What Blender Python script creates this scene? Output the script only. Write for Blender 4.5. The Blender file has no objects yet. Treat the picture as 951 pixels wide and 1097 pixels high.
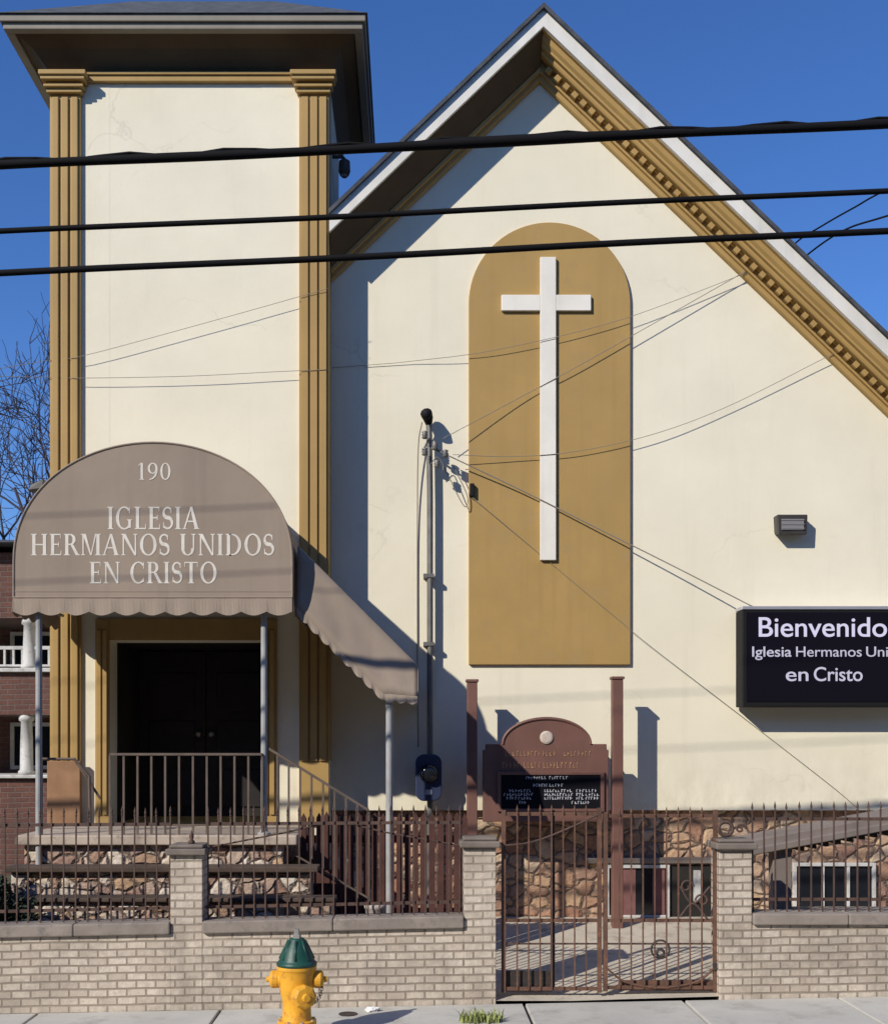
import bpy, bmesh, math, random
from mathutils import Vector, Matrix
random.seed(7)
R = math.radians
F, CX, HY, EYE = 1250.0, 440.0, 800.0, 2.2
scene = bpy.context.scene
COL = scene.collection

def W(px, py, Y):
    """surveyed point: photo pixel at a known distance -> world"""
    return Vector(((px-CX)/F*Y, Y, EYE-(py-HY)/F*Y))
def X_(px, Y): return (px-CX)/F*Y
def Z_(py, Y): return EYE-(py-HY)/F*Y

# ------------------------------------------------------------------ mesh builder
class MB:
    def __init__(s): s.v=[]; s.f=[]
    def add(s, vs, fs):
        o=len(s.v); s.v+= [tuple(v) for v in vs]; s.f+= [tuple(i+o for i in f) for f in fs]; return s
    def box(s, x0,x1,y0,y1,z0,z1, sh=0.0, x_ref=0.0):
        """axis box; sh shears z with x (sloping street)"""
        q=lambda x,y,z:(x,y,z+sh*(x-x_ref))
        vs=[q(x0,y0,z0),q(x1,y0,z0),q(x1,y1,z0),q(x0,y1,z0),q(x0,y0,z1),q(x1,y0,z1),q(x1,y1,z1),q(x0,y1,z1)]
        return s.add(vs,[(0,3,2,1),(4,5,6,7),(0,1,5,4),(1,2,6,5),(2,3,7,6),(3,0,4,7)])
    def quad(s,a,b,c,d): return s.add([a,b,c,d],[(0,1,2,3)])
    def prism(s, poly, y0, y1):
        """poly of (x,z), extruded from y0 (front) to y1"""
        n=len(poly)
        vs=[(x,y0,z) for x,z in poly]+[(x,y1,z) for x,z in poly]
        fs=[tuple(range(n)),tuple(range(2*n-1,n-1,-1))]
        fs+=[(i,i+n,(i+1)%n+n,(i+1)%n) for i in range(n)]
        return s.add(vs,fs)
    def bar(s,p,q,w,h=None,up=(0,1,0)):
        h=h or w; p=Vector(p);q=Vector(q); d=(q-p).normalized(); u=Vector(up)
        if abs(d.dot(u))>.95: u=Vector((1,0,0))
        a=d.cross(u).normalized(); b=d.cross(a).normalized()
        c=[(-1,-1),(1,-1),(1,1),(-1,1)]
        vs=[p+a*(i*w/2)+b*(j*h/2) for i,j in c]+[q+a*(i*w/2)+b*(j*h/2) for i,j in c]
        return s.add(vs,[(0,1,2,3),(7,6,5,4),(0,4,5,1),(1,5,6,2),(2,6,7,3),(3,7,4,0)])
    def tube(s,pts,r,n=8,closed=False,caps=True):
        pts=[Vector(p) for p in pts]; m=len(pts)
        rr = r if isinstance(r,(list,tuple)) else [r]*m
        o=len(s.v); prev=None
        for i,p in enumerate(pts):
            if closed: t=(pts[(i+1)%m]-pts[i-1])
            else: t=pts[min(i+1,m-1)]-pts[max(i-1,0)]
            t.normalize()
            if prev is None:
                u=Vector((0,0,1)) if abs(t.z)<.9 else Vector((1,0,0))
                a=t.cross(u).normalized()
            else:
                a=(prev-t*prev.dot(t)).normalized()
            prev=a; b=t.cross(a)
            for k in range(n):
                an=2*math.pi*k/n
                s.v.append(tuple(p+(a*math.cos(an)+b*math.sin(an))*rr[i]))
        for i in range(m if closed else m-1):
            j=(i+1)%m
            for k in range(n):
                k2=(k+1)%n
                s.f.append((o+i*n+k,o+i*n+k2,o+j*n+k2,o+j*n+k))
        if caps and not closed:
            s.f.append(tuple(o+k for k in range(n-1,-1,-1))); s.f.append(tuple(o+(m-1)*n+k for k in range(n)))
        return s
    def lathe(s,prof,c=(0,0,0),axis=(0,0,1),n=24):
        """prof: list of (radius, height along axis)"""
        c=Vector(c); ax=Vector(axis).normalized()
        u=Vector((1,0,0)) if abs(ax.x)<.9 else Vector((0,1,0))
        a=ax.cross(u).normalized(); b=ax.cross(a)
        o=len(s.v)
        for r,h in prof:
            for k in range(n):
                an=2*math.pi*k/n
                s.v.append(tuple(c+ax*h+(a*math.cos(an)+b*math.sin(an))*max(r,1e-4)))
        for i in range(len(prof)-1):
            for k in range(n):
                k2=(k+1)%n
                s.f.append((o+i*n+k,o+i*n+k2,o+(i+1)*n+k2,o+(i+1)*n+k))
        s.f.append(tuple(o+k for k in range(n-1,-1,-1))); s.f.append(tuple(o+(len(prof)-1)*n+k for k in range(n)))
        return s
    def build(s,name,mat,parent=None,bevel=0,smooth=False,kind=None,merge=False):
        me=bpy.data.meshes.new(name)
        off=Vector((0,0,0)); p=parent
        while p is not None:
            off+=p.location; p=p.parent
        me.from_pydata([tuple(Vector(v)-off) for v in s.v],[],s.f)
        bm=bmesh.new(); bm.from_mesh(me)
        if merge: bmesh.ops.remove_doubles(bm,verts=bm.verts,dist=1e-5)
        bmesh.ops.recalc_face_normals(bm,faces=bm.faces); bm.to_mesh(me); bm.free()
        if mat: me.materials.append(mat)
        if smooth:
            for p_ in me.polygons: p_.use_smooth=True
        o=bpy.data.objects.new(name,me); COL.objects.link(o)
        if parent: o.parent=parent
        if kind: o['kind']=kind
        if bevel:
            b=o.modifiers.new('bevel','BEVEL'); b.width=bevel; b.segments=2; b.limit_method='ANGLE'; b.angle_limit=R(35)
        return o

def thing(name,loc,label,cat,group=None):
    o=bpy.data.objects.new(name,None); COL.objects.link(o); o.location=loc; o.empty_display_size=.2
    o['label']=label; o['category']=cat
    if group: o['group']=group
    return o
def tag(o,label,cat,group=None):
    o['label']=label; o['category']=cat
    if group: o['group']=group
    return o
def smooth_pts(pts,k=8):
    """Catmull-Rom through the points"""
    P=[Vector(p) for p in pts]; P=[P[0]*2-P[1]]+P+[P[-1]*2-P[-2]]; out=[]
    for i in range(1,len(P)-2):
        for j in range(k):
            t=j/k; a,b,c,d=P[i-1:i+3]
            out.append(.5*((2*b)+(c-a)*t+(2*a-5*b+4*c-d)*t*t+(3*b-a-3*c+d)*t**3))
    out.append(P[-2]); return out

# ------------------------------------------------------------------ materials
def new_mat(name):
    m=bpy.data.materials.new(name); m.use_nodes=True; nt=m.node_tree
    return m,nt,nt.nodes['Principled BSDF']
def N(nt,t,**kw):
    n=nt.nodes.new(t)
    for k,v in kw.items():
        if k in n.inputs: n.inputs[k].default_value=v
        else: setattr(n,k,v)
    return n
def ramp(nt,fac,stops):
    r=nt.nodes.new('ShaderNodeValToRGB'); e=r.color_ramp.elements
    while len(e)<len(stops): e.new(.5)
    for i,(p,c) in enumerate(stops): e[i].position=p; e[i].color=(*c,1) if len(c)==3 else c
    nt.links.new(fac,r.inputs[0]); return r.outputs[0]
def mix(nt,fac,a,b,mode='MIX'):
    m=nt.nodes.new('ShaderNodeMix'); m.data_type='RGBA'; m.blend_type=mode
    for sock,val in ((m.inputs[0],fac),(m.inputs[6],a),(m.inputs[7],b)):
        if isinstance(val,(int,float)): sock.default_value=val
        elif isinstance(val,tuple): sock.default_value=(*val,1) if len(val)==3 else val
        else: nt.links.new(val,sock)
    return m.outputs[2]
def pos(nt,scale=(1,1,1)):
    g=nt.nodes.new('ShaderNodeTexCoord'); mp=nt.nodes.new('ShaderNodeMapping'); mp.inputs['Scale'].default_value=scale
    g2=nt.nodes.new('ShaderNodeNewGeometry'); nt.links.new(g2.outputs['Position'],mp.inputs[0]); return mp.outputs[0]
def noise(nt,vec,scale,detail=6,rough=.55):
    n=N(nt,'ShaderNodeTexNoise',Scale=scale,Detail=detail,Roughness=rough); nt.links.new(vec,n.inputs['Vector']); return n.outputs['Fac']
def bump(nt,b,h,strength,dist=.01):
    n=N(nt,'ShaderNodeBump',Strength=strength,Distance=dist); nt.links.new(h,n.inputs['Height']); nt.links.new(n.outputs[0],b.inputs['Normal'])

def paint(name,col,rough=.6,var=.12,scale=3.0,bstr=.15,bscale=60,dirt=None,metal=0,streak=0,spec=.4):
    m,nt,b=new_mat(name); v=pos(nt)
    d=tuple(c*(1-var) for c in col); l=tuple(min(1,c*(1+var*.6)) for c in col)
    c=ramp(nt,noise(nt,v,scale),[(.3,d),(.7,l)])
    if streak:
        vs=pos(nt,(9,9,.5)); c=mix(nt,mul(nt,ramp(nt,noise(nt,vs,1.0,4),[(.5,(0,0,0)),(.8,(1,1,1))]),streak),c,tuple(x*.6 for x in col))
    if dirt:
        c=mix(nt,ramp(nt,noise(nt,v,scale*2.7,8,.7),[(.52,(0,0,0)),(.68,(1,1,1))]),c,dirt)
    nt.links.new(c,b.inputs['Base Color'])
    b.inputs['Roughness'].default_value=rough; b.inputs['Metallic'].default_value=metal
    b.inputs['Specular IOR Level'].default_value=spec
    if bstr: bump(nt,b,noise(nt,v,bscale,4),bstr,.004)
    return m
def mul(nt,a,k):
    n=nt.nodes.new('ShaderNodeMath'); n.operation='MULTIPLY'; nt.links.new(a,n.inputs[0]); n.inputs[1].default_value=k; return n.outputs[0]

def brick_mat(name,c1,c2,mortar,bw=.17,rh=.07,ms=.009,stain=(.12,.10,.08),bstr=.6,stain_amt=.45):
    m,nt,b=new_mat(name)
    g=nt.nodes.new('ShaderNodeNewGeometry'); sp=nt.nodes.new('ShaderNodeSeparateXYZ'); nt.links.new(g.outputs['Position'],sp.inputs[0])
    # wobble so that courses are not ruler straight
    wob=noise(nt,pos(nt),2.2,2); 
    ad=nt.nodes.new('ShaderNodeMath'); ad.operation='ADD'; nt.links.new(sp.outputs[0],ad.inputs[0]); nt.links.new(sp.outputs[1],ad.inputs[1])
    az=nt.nodes.new('ShaderNodeMath'); az.operation='MULTIPLY_ADD'; nt.links.new(wob,az.inputs[0]); az.inputs[1].default_value=.02; nt.links.new(sp.outputs[2],az.inputs[2])
    sl=nt.nodes.new('ShaderNodeMath'); sl.operation='MULTIPLY_ADD'; nt.links.new(sp.outputs[0],sl.inputs[0]); sl.inputs[1].default_value=-.018; nt.links.new(az.outputs[0],sl.inputs[2])
    cb=nt.nodes.new('ShaderNodeCombineXYZ'); nt.links.new(ad.outputs[0],cb.inputs[0]); nt.links.new(sl.outputs[0],cb.inputs[1])
    t=nt.nodes.new('ShaderNodeTexBrick'); nt.links.new(cb.outputs[0],t.inputs['Vector'])
    t.inputs['Scale'].default_value=1; t.inputs['Brick Width'].default_value=bw; t.inputs['Row Height'].default_value=rh
    t.inputs['Mortar Size'].default_value=ms; t.inputs['Mortar Smooth'].default_value=.35; t.inputs['Bias'].default_value=-.1
    t.inputs['Color1'].default_value=(*c1,1); t.inputs['Color2'].default_value=(*c2,1); t.inputs['Mortar'].default_value=(*mortar,1)
    v=pos(nt)
    c=mix(nt,ramp(nt,noise(nt,v,26,4),[(.3,(.0,.0,.0)),(.75,(.55,.55,.55))]),t.outputs['Color'],tuple(x*.62 for x in c2))
    c=mix(nt,mul(nt,ramp(nt,noise(nt,v,1.6,7,.65),[(.45,(0,0,0)),(.75,(1,1,1))]),stain_amt),c,stain)
    c=mix(nt,mul(nt,ramp(nt,noise(nt,pos(nt,(1,1,1.5)),.9,5,.6),[(.52,(0,0,0)),(.66,(1,1,1))]),.30),c,(min(1,c1[0]*1.12),c1[1]*1.1,c1[2]*1.08))
    c=mix(nt,mul(nt,ramp(nt,noise(nt,pos(nt,(3,3,.6)),1.3,5,.7),[(.5,(0,0,0)),(.8,(1,1,1))]),.45),c,stain)
    nt.links.new(c,b.inputs['Base Color']); b.inputs['Roughness'].default_value=.9
    inv=nt.nodes.new('ShaderNodeMath'); inv.operation='SUBTRACT'; inv.inputs[0].default_value=1; nt.links.new(t.outputs['Fac'],inv.inputs[1])
    hh=nt.nodes.new('ShaderNodeMath'); hh.operation='MULTIPLY_ADD'; nt.links.new(noise(nt,v,45,4),hh.inputs[0]); hh.inputs[1].default_value=.5; nt.links.new(inv.outputs[0],hh.inputs[2])
    bump(nt,b,hh.outputs[0],bstr,.012)
    return m
def stone_mat(name,cols,joint,scale=4.2,bstr=.9):
    m,nt,b=new_mat(name); v=pos(nt,(1,1,1.35))
    nz=N(nt,'ShaderNodeTexNoise',Scale=3.2,Detail=6.0); nt.links.new(v,nz.inputs['Vector'])
    vm=nt.nodes.new('ShaderNodeVectorMath'); vm.operation='MULTIPLY_ADD'; nt.links.new(nz.outputs['Color'],vm.inputs[0]); vm.inputs[1].default_value=(.20,.20,.20); nt.links.new(v,vm.inputs[2])
    a=N(nt,'ShaderNodeTexVoronoi',Scale=scale); nt.links.new(vm.outputs[0],a.inputs['Vector'])
    e=N(nt,'ShaderNodeTexVoronoi',Scale=scale,feature='DISTANCE_TO_EDGE'); nt.links.new(vm.outputs[0],e.inputs['Vector'])
    sp=nt.nodes.new('ShaderNodeSeparateColor'); nt.links.new(a.outputs['Color'],sp.inputs[0])
    n=len(cols); c=ramp(nt,sp.outputs[0],[(i/(n-1),cc) for i,cc in enumerate(cols)])
    c=mix(nt,ramp(nt,noise(nt,v,22,6,.7),[(.35,(0,0,0)),(.8,(.6,.6,.6))]),c,tuple(x*.45 for x in cols[0]))
    ed=ramp(nt,e.outputs['Distance'],[(.02,(1,1,1)),(.075,(0,0,0))])
    c=mix(nt,ed,c,joint); nt.links.new(c,b.inputs['Base Color']); b.inputs['Roughness'].default_value=.92
    h=ramp(nt,e.outputs['Distance'],[(0,(0,0,0)),(.16,(1,1,1))])
    hh=nt.nodes.new('ShaderNodeMath'); hh.operation='MULTIPLY_ADD'; nt.links.new(noise(nt,v,18,6),hh.inputs[0]); hh.inputs[1].default_value=.6; nt.links.new(h,hh.inputs[2])
    bump(nt,b,hh.outputs[0],bstr,.03); return m
def simple(name,col,rough=.5,metal=0,spec=.5):
    m,nt,b=new_mat(name); b.inputs['Base Color'].default_value=(*col,1); b.inputs['Roughness'].default_value=rough
    b.inputs['Metallic'].default_value=metal; b.inputs['Specular IOR Level'].default_value=spec; return m
def glow(name,col,strength):
    m,nt,b=new_mat(name); b.inputs['Base Color'].default_value=(.3,.3,.34,1); b.inputs['Emission Color'].default_value=(*col,1); b.inputs['Emission Strength'].default_value=strength; return m

def stucco_mat(name,col):
    m,nt,b=new_mat(name); v=pos(nt)
    c=ramp(nt,noise(nt,v,.9,6,.6),[(.3,tuple(x*.91 for x in col)),(.7,tuple(min(1,x*1.03) for x in col))])
    # patched paint
    pt=ramp(nt,noise(nt,pos(nt,(.55,.55,.8)),1.0,2,.4),[(.48,(0,0,0)),(.56,(1,1,1))])
    c=mix(nt,mul(nt,pt,.25),c,(col[0]*.955,col[1]*.945,col[2]*.91))
    vs=pos(nt,(5,5,.3))
    c=mix(nt,mul(nt,ramp(nt,noise(nt,vs,1.0,6,.65),[(.55,(0,0,0)),(.9,(1,1,1))]),.24),c,(col[0]*.60,col[1]*.57,col[2]*.50))
    c=mix(nt,mul(nt,ramp(nt,noise(nt,v,7,8,.75),[(.62,(0,0,0)),(.76,(1,1,1))]),.08),c,(.45,.42,.36))
    # hairline cracks
    nz=N(nt,'ShaderNodeTexNoise',Scale=2.5,Detail=5.0); nt.links.new(v,nz.inputs['Vector'])
    vm=nt.nodes.new('ShaderNodeVectorMath'); vm.operation='MULTIPLY_ADD'; nt.links.new(nz.outputs['Color'],vm.inputs[0]); vm.inputs[1].default_value=(.7,.7,.7); nt.links.new(v,vm.inputs[2])
    e=N(nt,'ShaderNodeTexVoronoi',Scale=.42,feature='DISTANCE_TO_EDGE'); nt.links.new(vm.outputs[0],e.inputs['Vector'])
    ck=ramp(nt,e.outputs['Distance'],[(0,(1,1,1)),(.006,(0,0,0))])
    pk=ramp(nt,noise(nt,v,.8,2),[(.5,(0,0,0)),(.64,(.22,.22,.22))])
    mm=nt.nodes.new('ShaderNodeMath'); mm.operation='MULTIPLY'; nt.links.new(ck,mm.inputs[0]); nt.links.new(pk,mm.inputs[1])
    c=mix(nt,mm.outputs[0],c,(.30,.27,.21))
    # soil splash and grime along the foot of the wall
    g=nt.nodes.new('ShaderNodeNewGeometry'); sp=nt.nodes.new('ShaderNodeSeparateXYZ'); nt.links.new(g.outputs['Position'],sp.inputs[0])
    mr=nt.nodes.new('ShaderNodeMapRange'); nt.links.new(sp.outputs[2],mr.inputs[0]); mr.inputs[1].default_value=1.5; mr.inputs[2].default_value=2.3; mr.inputs[3].default_value=.7; mr.inputs[4].default_value=0
    gm=nt.nodes.new('ShaderNodeMath'); gm.operation='MULTIPLY'; nt.links.new(mr.outputs[0],gm.inputs[0]); nt.links.new(ramp(nt,noise(nt,pos(nt,(2,2,.9)),1.6,6,.7),[(.4,(0,0,0)),(.75,(1,1,1))]),gm.inputs[1])
    c=mix(nt,gm.outputs[0],c,(.44,.37,.27))
    nt.links.new(c,b.inputs['Base Color']); b.inputs['Roughness'].default_value=.88; b.inputs['Specular IOR Level'].default_value=.25
    h=nt.nodes.new('ShaderNodeMath'); h.operation='MULTIPLY_ADD'; nt.links.new(noise(nt,v,2.5,3),h.inputs[0]); h.inputs[1].default_value=2.0
    nt.links.new(noise(nt,v,70,5,.7),h.inputs[2]); bump(nt,b,h.outputs[0],.30,.007); return m

M={}
M['stucco']=stucco_mat('cream_stucco',(.81,.75,.585))
M['tan']=paint('tan_paint',(.40,.255,.085),.65,.10,1.5,.12,50,streak=.25)
M['panel']=paint('tan_stucco',(.40,.255,.085),.8,.09,1.6,.35,60,streak=.25,dirt=(.37,.245,.095))
M['trim_white']=paint('white_trim',(.72,.69,.62),.6,.12,2,.1,streak=.3)
M['cross']=paint('cream_cross',(.78,.74,.65),.7,.08,3,.2,streak=.3)
M['eave']=paint('beige_fascia',(.24,.21,.165),.6,.15,2,.1,streak=.3)
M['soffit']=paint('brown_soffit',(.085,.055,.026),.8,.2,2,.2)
M['shingle']=paint('roof_shingle',(.075,.08,.09),.95,.4,8,.8,40)
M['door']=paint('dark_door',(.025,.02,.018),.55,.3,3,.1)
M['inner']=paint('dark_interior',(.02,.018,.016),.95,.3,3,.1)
M['awning']=paint('taupe_canvas',(.325,.26,.205),.95,.10,1.3,.5,9,streak=.3,spec=.1)
M['letter']=paint('white_letter',(.70,.655,.575),.9,.14,9,0)
M['post']=paint('galvanised_post',(.34,.34,.33),.5,.2,6,.05)
M['iron']=paint('rusty_iron',(.085,.052,.042),.75,.35,9,.3,90,dirt=(.14,.07,.045))
M['iron_red']=paint('rust_red_iron',(.125,.066,.046),.8,.35,7,.3,90,dirt=(.22,.10,.055))
M['iron_dark']=paint('dark_iron',(.035,.028,.026),.7,.3,9,.2,90,dirt=(.10,.055,.035))
M['rail']=paint('brown_railing',(.13,.095,.075),.6,.25,8,.1)
M['brick']=brick_mat('grey_brick',(.66,.575,.475),(.49,.41,.33),(.27,.22,.17),.158,.065,ms=.009,stain_amt=.55)
M['brick_red']=brick_mat('red_brick',(.16,.07,.05),(.12,.05,.04),(.16,.12,.10),.21,.075,.01,stain=(.05,.03,.03))
M['coping']=paint('stone_coping',(.27,.228,.195),.9,.22,4,.5,30,dirt=(.17,.15,.135))
M['cap']=paint('dark_cap_stone',(.20,.165,.14),.9,.25,5,.5,30)
M['stone']=stone_mat('fieldstone',[(.33,.17,.11),(.58,.41,.25),(.40,.22,.14),(.64,.50,.35),(.30,.17,.12),(.52,.33,.20)],(.17,.12,.09),5.4,.9)
M['stone_pale']=stone_mat('pale_fieldstone',[(.34,.21,.15),(.70,.60,.48),(.36,.22,.17),(.76,.68,.57),(.30,.18,.14),(.58,.40,.22)],(.15,.11,.085),6.6,.9)
M['slab']=paint('porch_slab',(.46,.38,.30),.9,.2,4,.4,30,dirt=(.25,.19,.15))
M['ledge']=paint('shadow_line_ledge',(.085,.06,.045),.9,.3,6,.4)  # dark tone stands in for the shadow lines under the porch slabs
M['concrete']=paint('sidewalk_concrete',(.50,.485,.435),.92,.16,1.1,.6,60,dirt=(.36,.34,.30),streak=.2)
M['yard']=paint('yard_concrete',(.52,.46,.37),.93,.18,1.6,.6,40,dirt=(.28,.235,.18))
M['joint']=simple('joint_dirt',(.035,.032,.028),.95)
M['asphalt']=paint('asphalt',(.05,.05,.052),.9,.25,4,.8,160)
M['ground']=paint('bare_ground',(.09,.085,.05),.95,.4,1.1,.8,30)
M['line']=paint('road_paint',(.55,.42,.08),.8,.2,8,.2)
M['sign_brown']=paint('maroon_paint',(.165,.080,.062),.55,.15,4,.1,streak=.3)
M['gold']=paint('faded_gold',(.36,.20,.10),.6,.25,40,0)
M['emblem']=paint('pale_emblem',(.55,.46,.38),.7,.15,30,0)
M['black_panel']=simple('black_letterboard',(.008,.008,.011),.9,0,.1)
M['panel_letter']=paint('plastic_letter',(.55,.55,.58),.6,.25,60,0)
M['cabinet']=simple('black_cabinet',(.010,.010,.011),.7,0,.2)
M['screen']=simple('led_screen',(.006,.005,.010),.95,0,.08)
M['silver']=paint('aluminium_trim',(.5,.5,.53),.4,.1,5,0,metal=.5)
M['led']=glow('led_letter',(.76,.70,.98),.52)
M['led_dim']=glow('led_letter_dim',(.76,.72,.95),.36)
M['lamp']=paint('bronze_lamp',(.045,.04,.035),.5,.2,10,.05)
M['lens']=simple('lamp_lens',(.22,.21,.21),.25)
M['cable']=simple('black_cable',(.007,.007,.008),.8,0,.15)
M['wire']=simple('grey_wire',(.24,.21,.17),.7)
M['mast']=paint('grey_conduit',(.17,.165,.155),.5,.25,6,.05,metal=.3)
M['meter']=simple('navy_meter',(.03,.04,.085),.4)
M['glass']=simple('dark_glass',(.012,.014,.018),.08)
M['white']=paint('white_paint',(.52,.51,.49),.6,.2,4,.05,dirt=(.33,.31,.28))
M['hyd_yellow']=paint('hydrant_yellow',(.74,.37,.03),.5,.18,7,.4,55,dirt=(.46,.19,.035),streak=.4)
M['hyd_green']=paint('hydrant_green',(.014,.075,.055),.45,.3,9,.3,60,dirt=(.03,.05,.04))
M['steel']=paint('worn_steel',(.45,.43,.40),.45,.2,20,.1,metal=.6)
M['bark']=paint('dark_bark',(.055,.040,.045),.9,.3,8,.4)
M['leaf']=paint('dark_leaf',(.022,.034,.018),.7,.5,7,0)
M['grass']=paint('weed_green',(.30,.34,.11),.7,.35,14,0)
M['twig']=paint('dry_twig',(.16,.11,.08),.9,.3,8,.1)
M['shelter']=paint('taupe_shelter',(.20,.165,.145),.75,.18,3,.2,streak=.3)
M['litter']=paint('white_litter',(.75,.74,.71),.8,.1,14,.1)
M['pot']=paint('pale_stone',(.42,.36,.31),.9,.2,9,.4)
M['pedestal']=paint('brown_pedestal',(.30,.165,.085),.8,.22,5,.2,streak=.4)
M['curtain']=paint('maroon_curtain',(.20,.09,.085),.9,.25,6,.1)

# ------------------------------------------------------------------ ground, street
SL=.02                                     # the street climbs to the right
def zs(x): return .07+SL*x
mb=MB()
mb.quad((-400,-300,-.6),(400,-300,-.6),(400,600,-.6),(-400,600,-.6)); mb.build('ground',M['ground'],kind='structure')
mb=MB(); mb.box(-40,40,-3.2,7.3,-.5,-.115,SL); mb.build('road',M['asphalt'],kind='structure')
mb=MB()
for y in (1.95,2.15): mb.box(-40,40,y,y+.1,-.1145,-.111,SL)
mb.build('road_marking',M['line'],kind='structure')
mb=MB()
for i in range(-13,14): mb.box(i*3+.004,i*3+2.996,7.3,7.45,-.4,.055,SL)
mb.build('kerb',M['concrete'],kind='structure',bevel=.02)
mb=MB(); mb.box(-40,40,7.45,9.62,-.4,.045,SL); mb.build('sidewalk_bed',M['joint'],kind='structure')
# sidewalk slabs: joints surveyed at these x on the wall line
jx=[-6.1,-4.6,-3.06,-1.56,.93,2.24,3.5,5.0,6.5,8.0]
xs=[-40]+[-6.1-1.5*k for k in range(20,0,-1)]+jx+[8.0+1.5*k for k in range(1,20)]+[40]
mb=MB()
for a,b in zip(xs[:-1],xs[1:]):
    mb.box(a+.012,b-.012,7.46,9.595,-.05,.07,SL)
mb.build('sidewalk',M['concrete'],kind='structure',bevel=.008)
# yard: climbs gently from the gate to the church
mb=MB(); nx,ny=24,10
for j in range(ny):
    for i in range(nx):
        def g(i,j):
            x=-8+i*16/nx; t=j/ny; y=9.6+t*3.4
            z0=.07+SL*x+.02; z1=.37
            return (x,y,z0+(z1-z0)*min(1,t*1.15)+.008*math.sin(i*2.1+j*3.3))
        mb.quad(g(i,j),g(i+1,j),g(i+1,j+1),g(i,j+1))
mb.build('yard',M['yard'],kind='structure',merge=True)
mb=MB(); mb.quad((-40,13,.34),(40,13,.34),(40,60,.3),(-40,60,.3)); mb.build('back_lot',M['ground'],kind='structure')
mb=MB(); mb.quad((-40,9.6,-.05),(-8,9.6,-.05),(-8,13,.34),(-40,13,.34)); mb.quad((8,9.6,.23),(40,9.6,.5),(40,13,.34),(8,13,.34)); mb.build('side_lot',M['ground'],kind='structure')

# ------------------------------------------------------------------ church
YN=12.5; YT=12.15
church=thing('church',(1.3,YN,.37),'cream stucco church with tan trim, square corner tower and steep front gable','church')
XA,ZA=X_(582,12.08),Z_(10,12.08)          # apex of the outer rake edge
TH=math.atan(.96); CT,ST=math.cos(TH),math.sin(TH)
HALF=4.5
def rake_z(x): return ZA-.96*abs(x-XA)
TX0,TX1=X_(55,YT),X_(352,YT)               # tower sides
TYB=13.88
ZF=Z_(868,YN)                              # top of the stone base
# nave front wall
def zw(x): return rake_z(x)-.10
xr=XA+HALF-.25
mb=MB(); mb.prism([(TX1+.002,ZF),(xr,ZF),(xr,zw(xr)),(XA,zw(XA)),(TX1+.002,zw(TX1))],YN,YN+.3)
mb.box(xr-.3,xr,YN+.302,26,ZF,zw(xr)); mb.box(XA-HALF+.25,XA-HALF+.55,TYB+.002,26,ZF,zw(xr))
mb.prism([(XA-HALF+.25,ZF),(xr,ZF),(xr,zw(xr)),(XA,zw(XA)),(XA-HALF+.25,zw(xr))],26.002,26.3)
mb.build('nave_wall',M['stucco'],church)
mb=MB(); mb.box(TX1-.02,xr-.04,YN+.09,YN+.36,-.2,ZF-.003); mb.box(xr-.34,xr-.04,YN+.362,26,-.2,ZF-.003)
fnd=mb.build('foundation',M['stone'],church)
# sill moulding at the foot of the stucco
# roof
mb=MB(); t=.05
def roofpiece(x0,x1,y0,y1):
    z0,z1=rake_z(x0),rake_z(x1)
    mb.add([(x0,y0,z0),(x1,y0,z1),(x1,y1,z1),(x0,y1,z0),(x0,y0,z0+t),(x1,y0,z1+t),(x1,y1,z1+t),(x0,y1,z0+t)],
           [(0,3,2,1),(4,5,6,7),(0,1,5,4),(1,2,6,5),(2,3,7,6),(3,0,4,7)])
roofpiece(XA,XA+HALF+.35,12.04,26.6); roofpiece(TX1+.01,XA,12.04,26.6); roofpiece(XA-HALF-.35,TX1+.009,TYB+.4,26.6)
roof=mb.build('roof',M['shingle'],church)
def rake(mb,side,prof,end_x):
    """profile of (p,q) swept down a rake; mitred at the apex, cut plumb at end_x"""
    out=[]
    for p,q in prof:
        u0=p*ST/CT
        if side>0: ue=(end_x-XA+p*ST)/CT
        else: ue=(XA-end_x+p*ST)/CT
        row=[]
        for u in (u0,ue):
            x=XA+side*(u*CT-p*ST); z=ZA-u*ST-p*CT
            row.append((x,YN-q,z))
        out.append(row)
    n=len(prof)
    vs=[r[0] for r in out]+[r[1] for r in out]
    fs=[(i,(i+1)%n,(i+1)%n+n,i+n) for i in range(n)]+[tuple(range(n)),tuple(range(2*n-1,n-1,-1))]
    mb.add(vs,fs)
ENDS={1:XA+HALF+.3,-1:TX1+.012}
mb=MB()
for s in (1,-1): rake(mb,s,[(.002,.06),(.002,.42),(.125,.42),(.125,.38),(.03,.06)],ENDS[s])
mb.build('fascia',M['trim_white'],roof)
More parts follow.
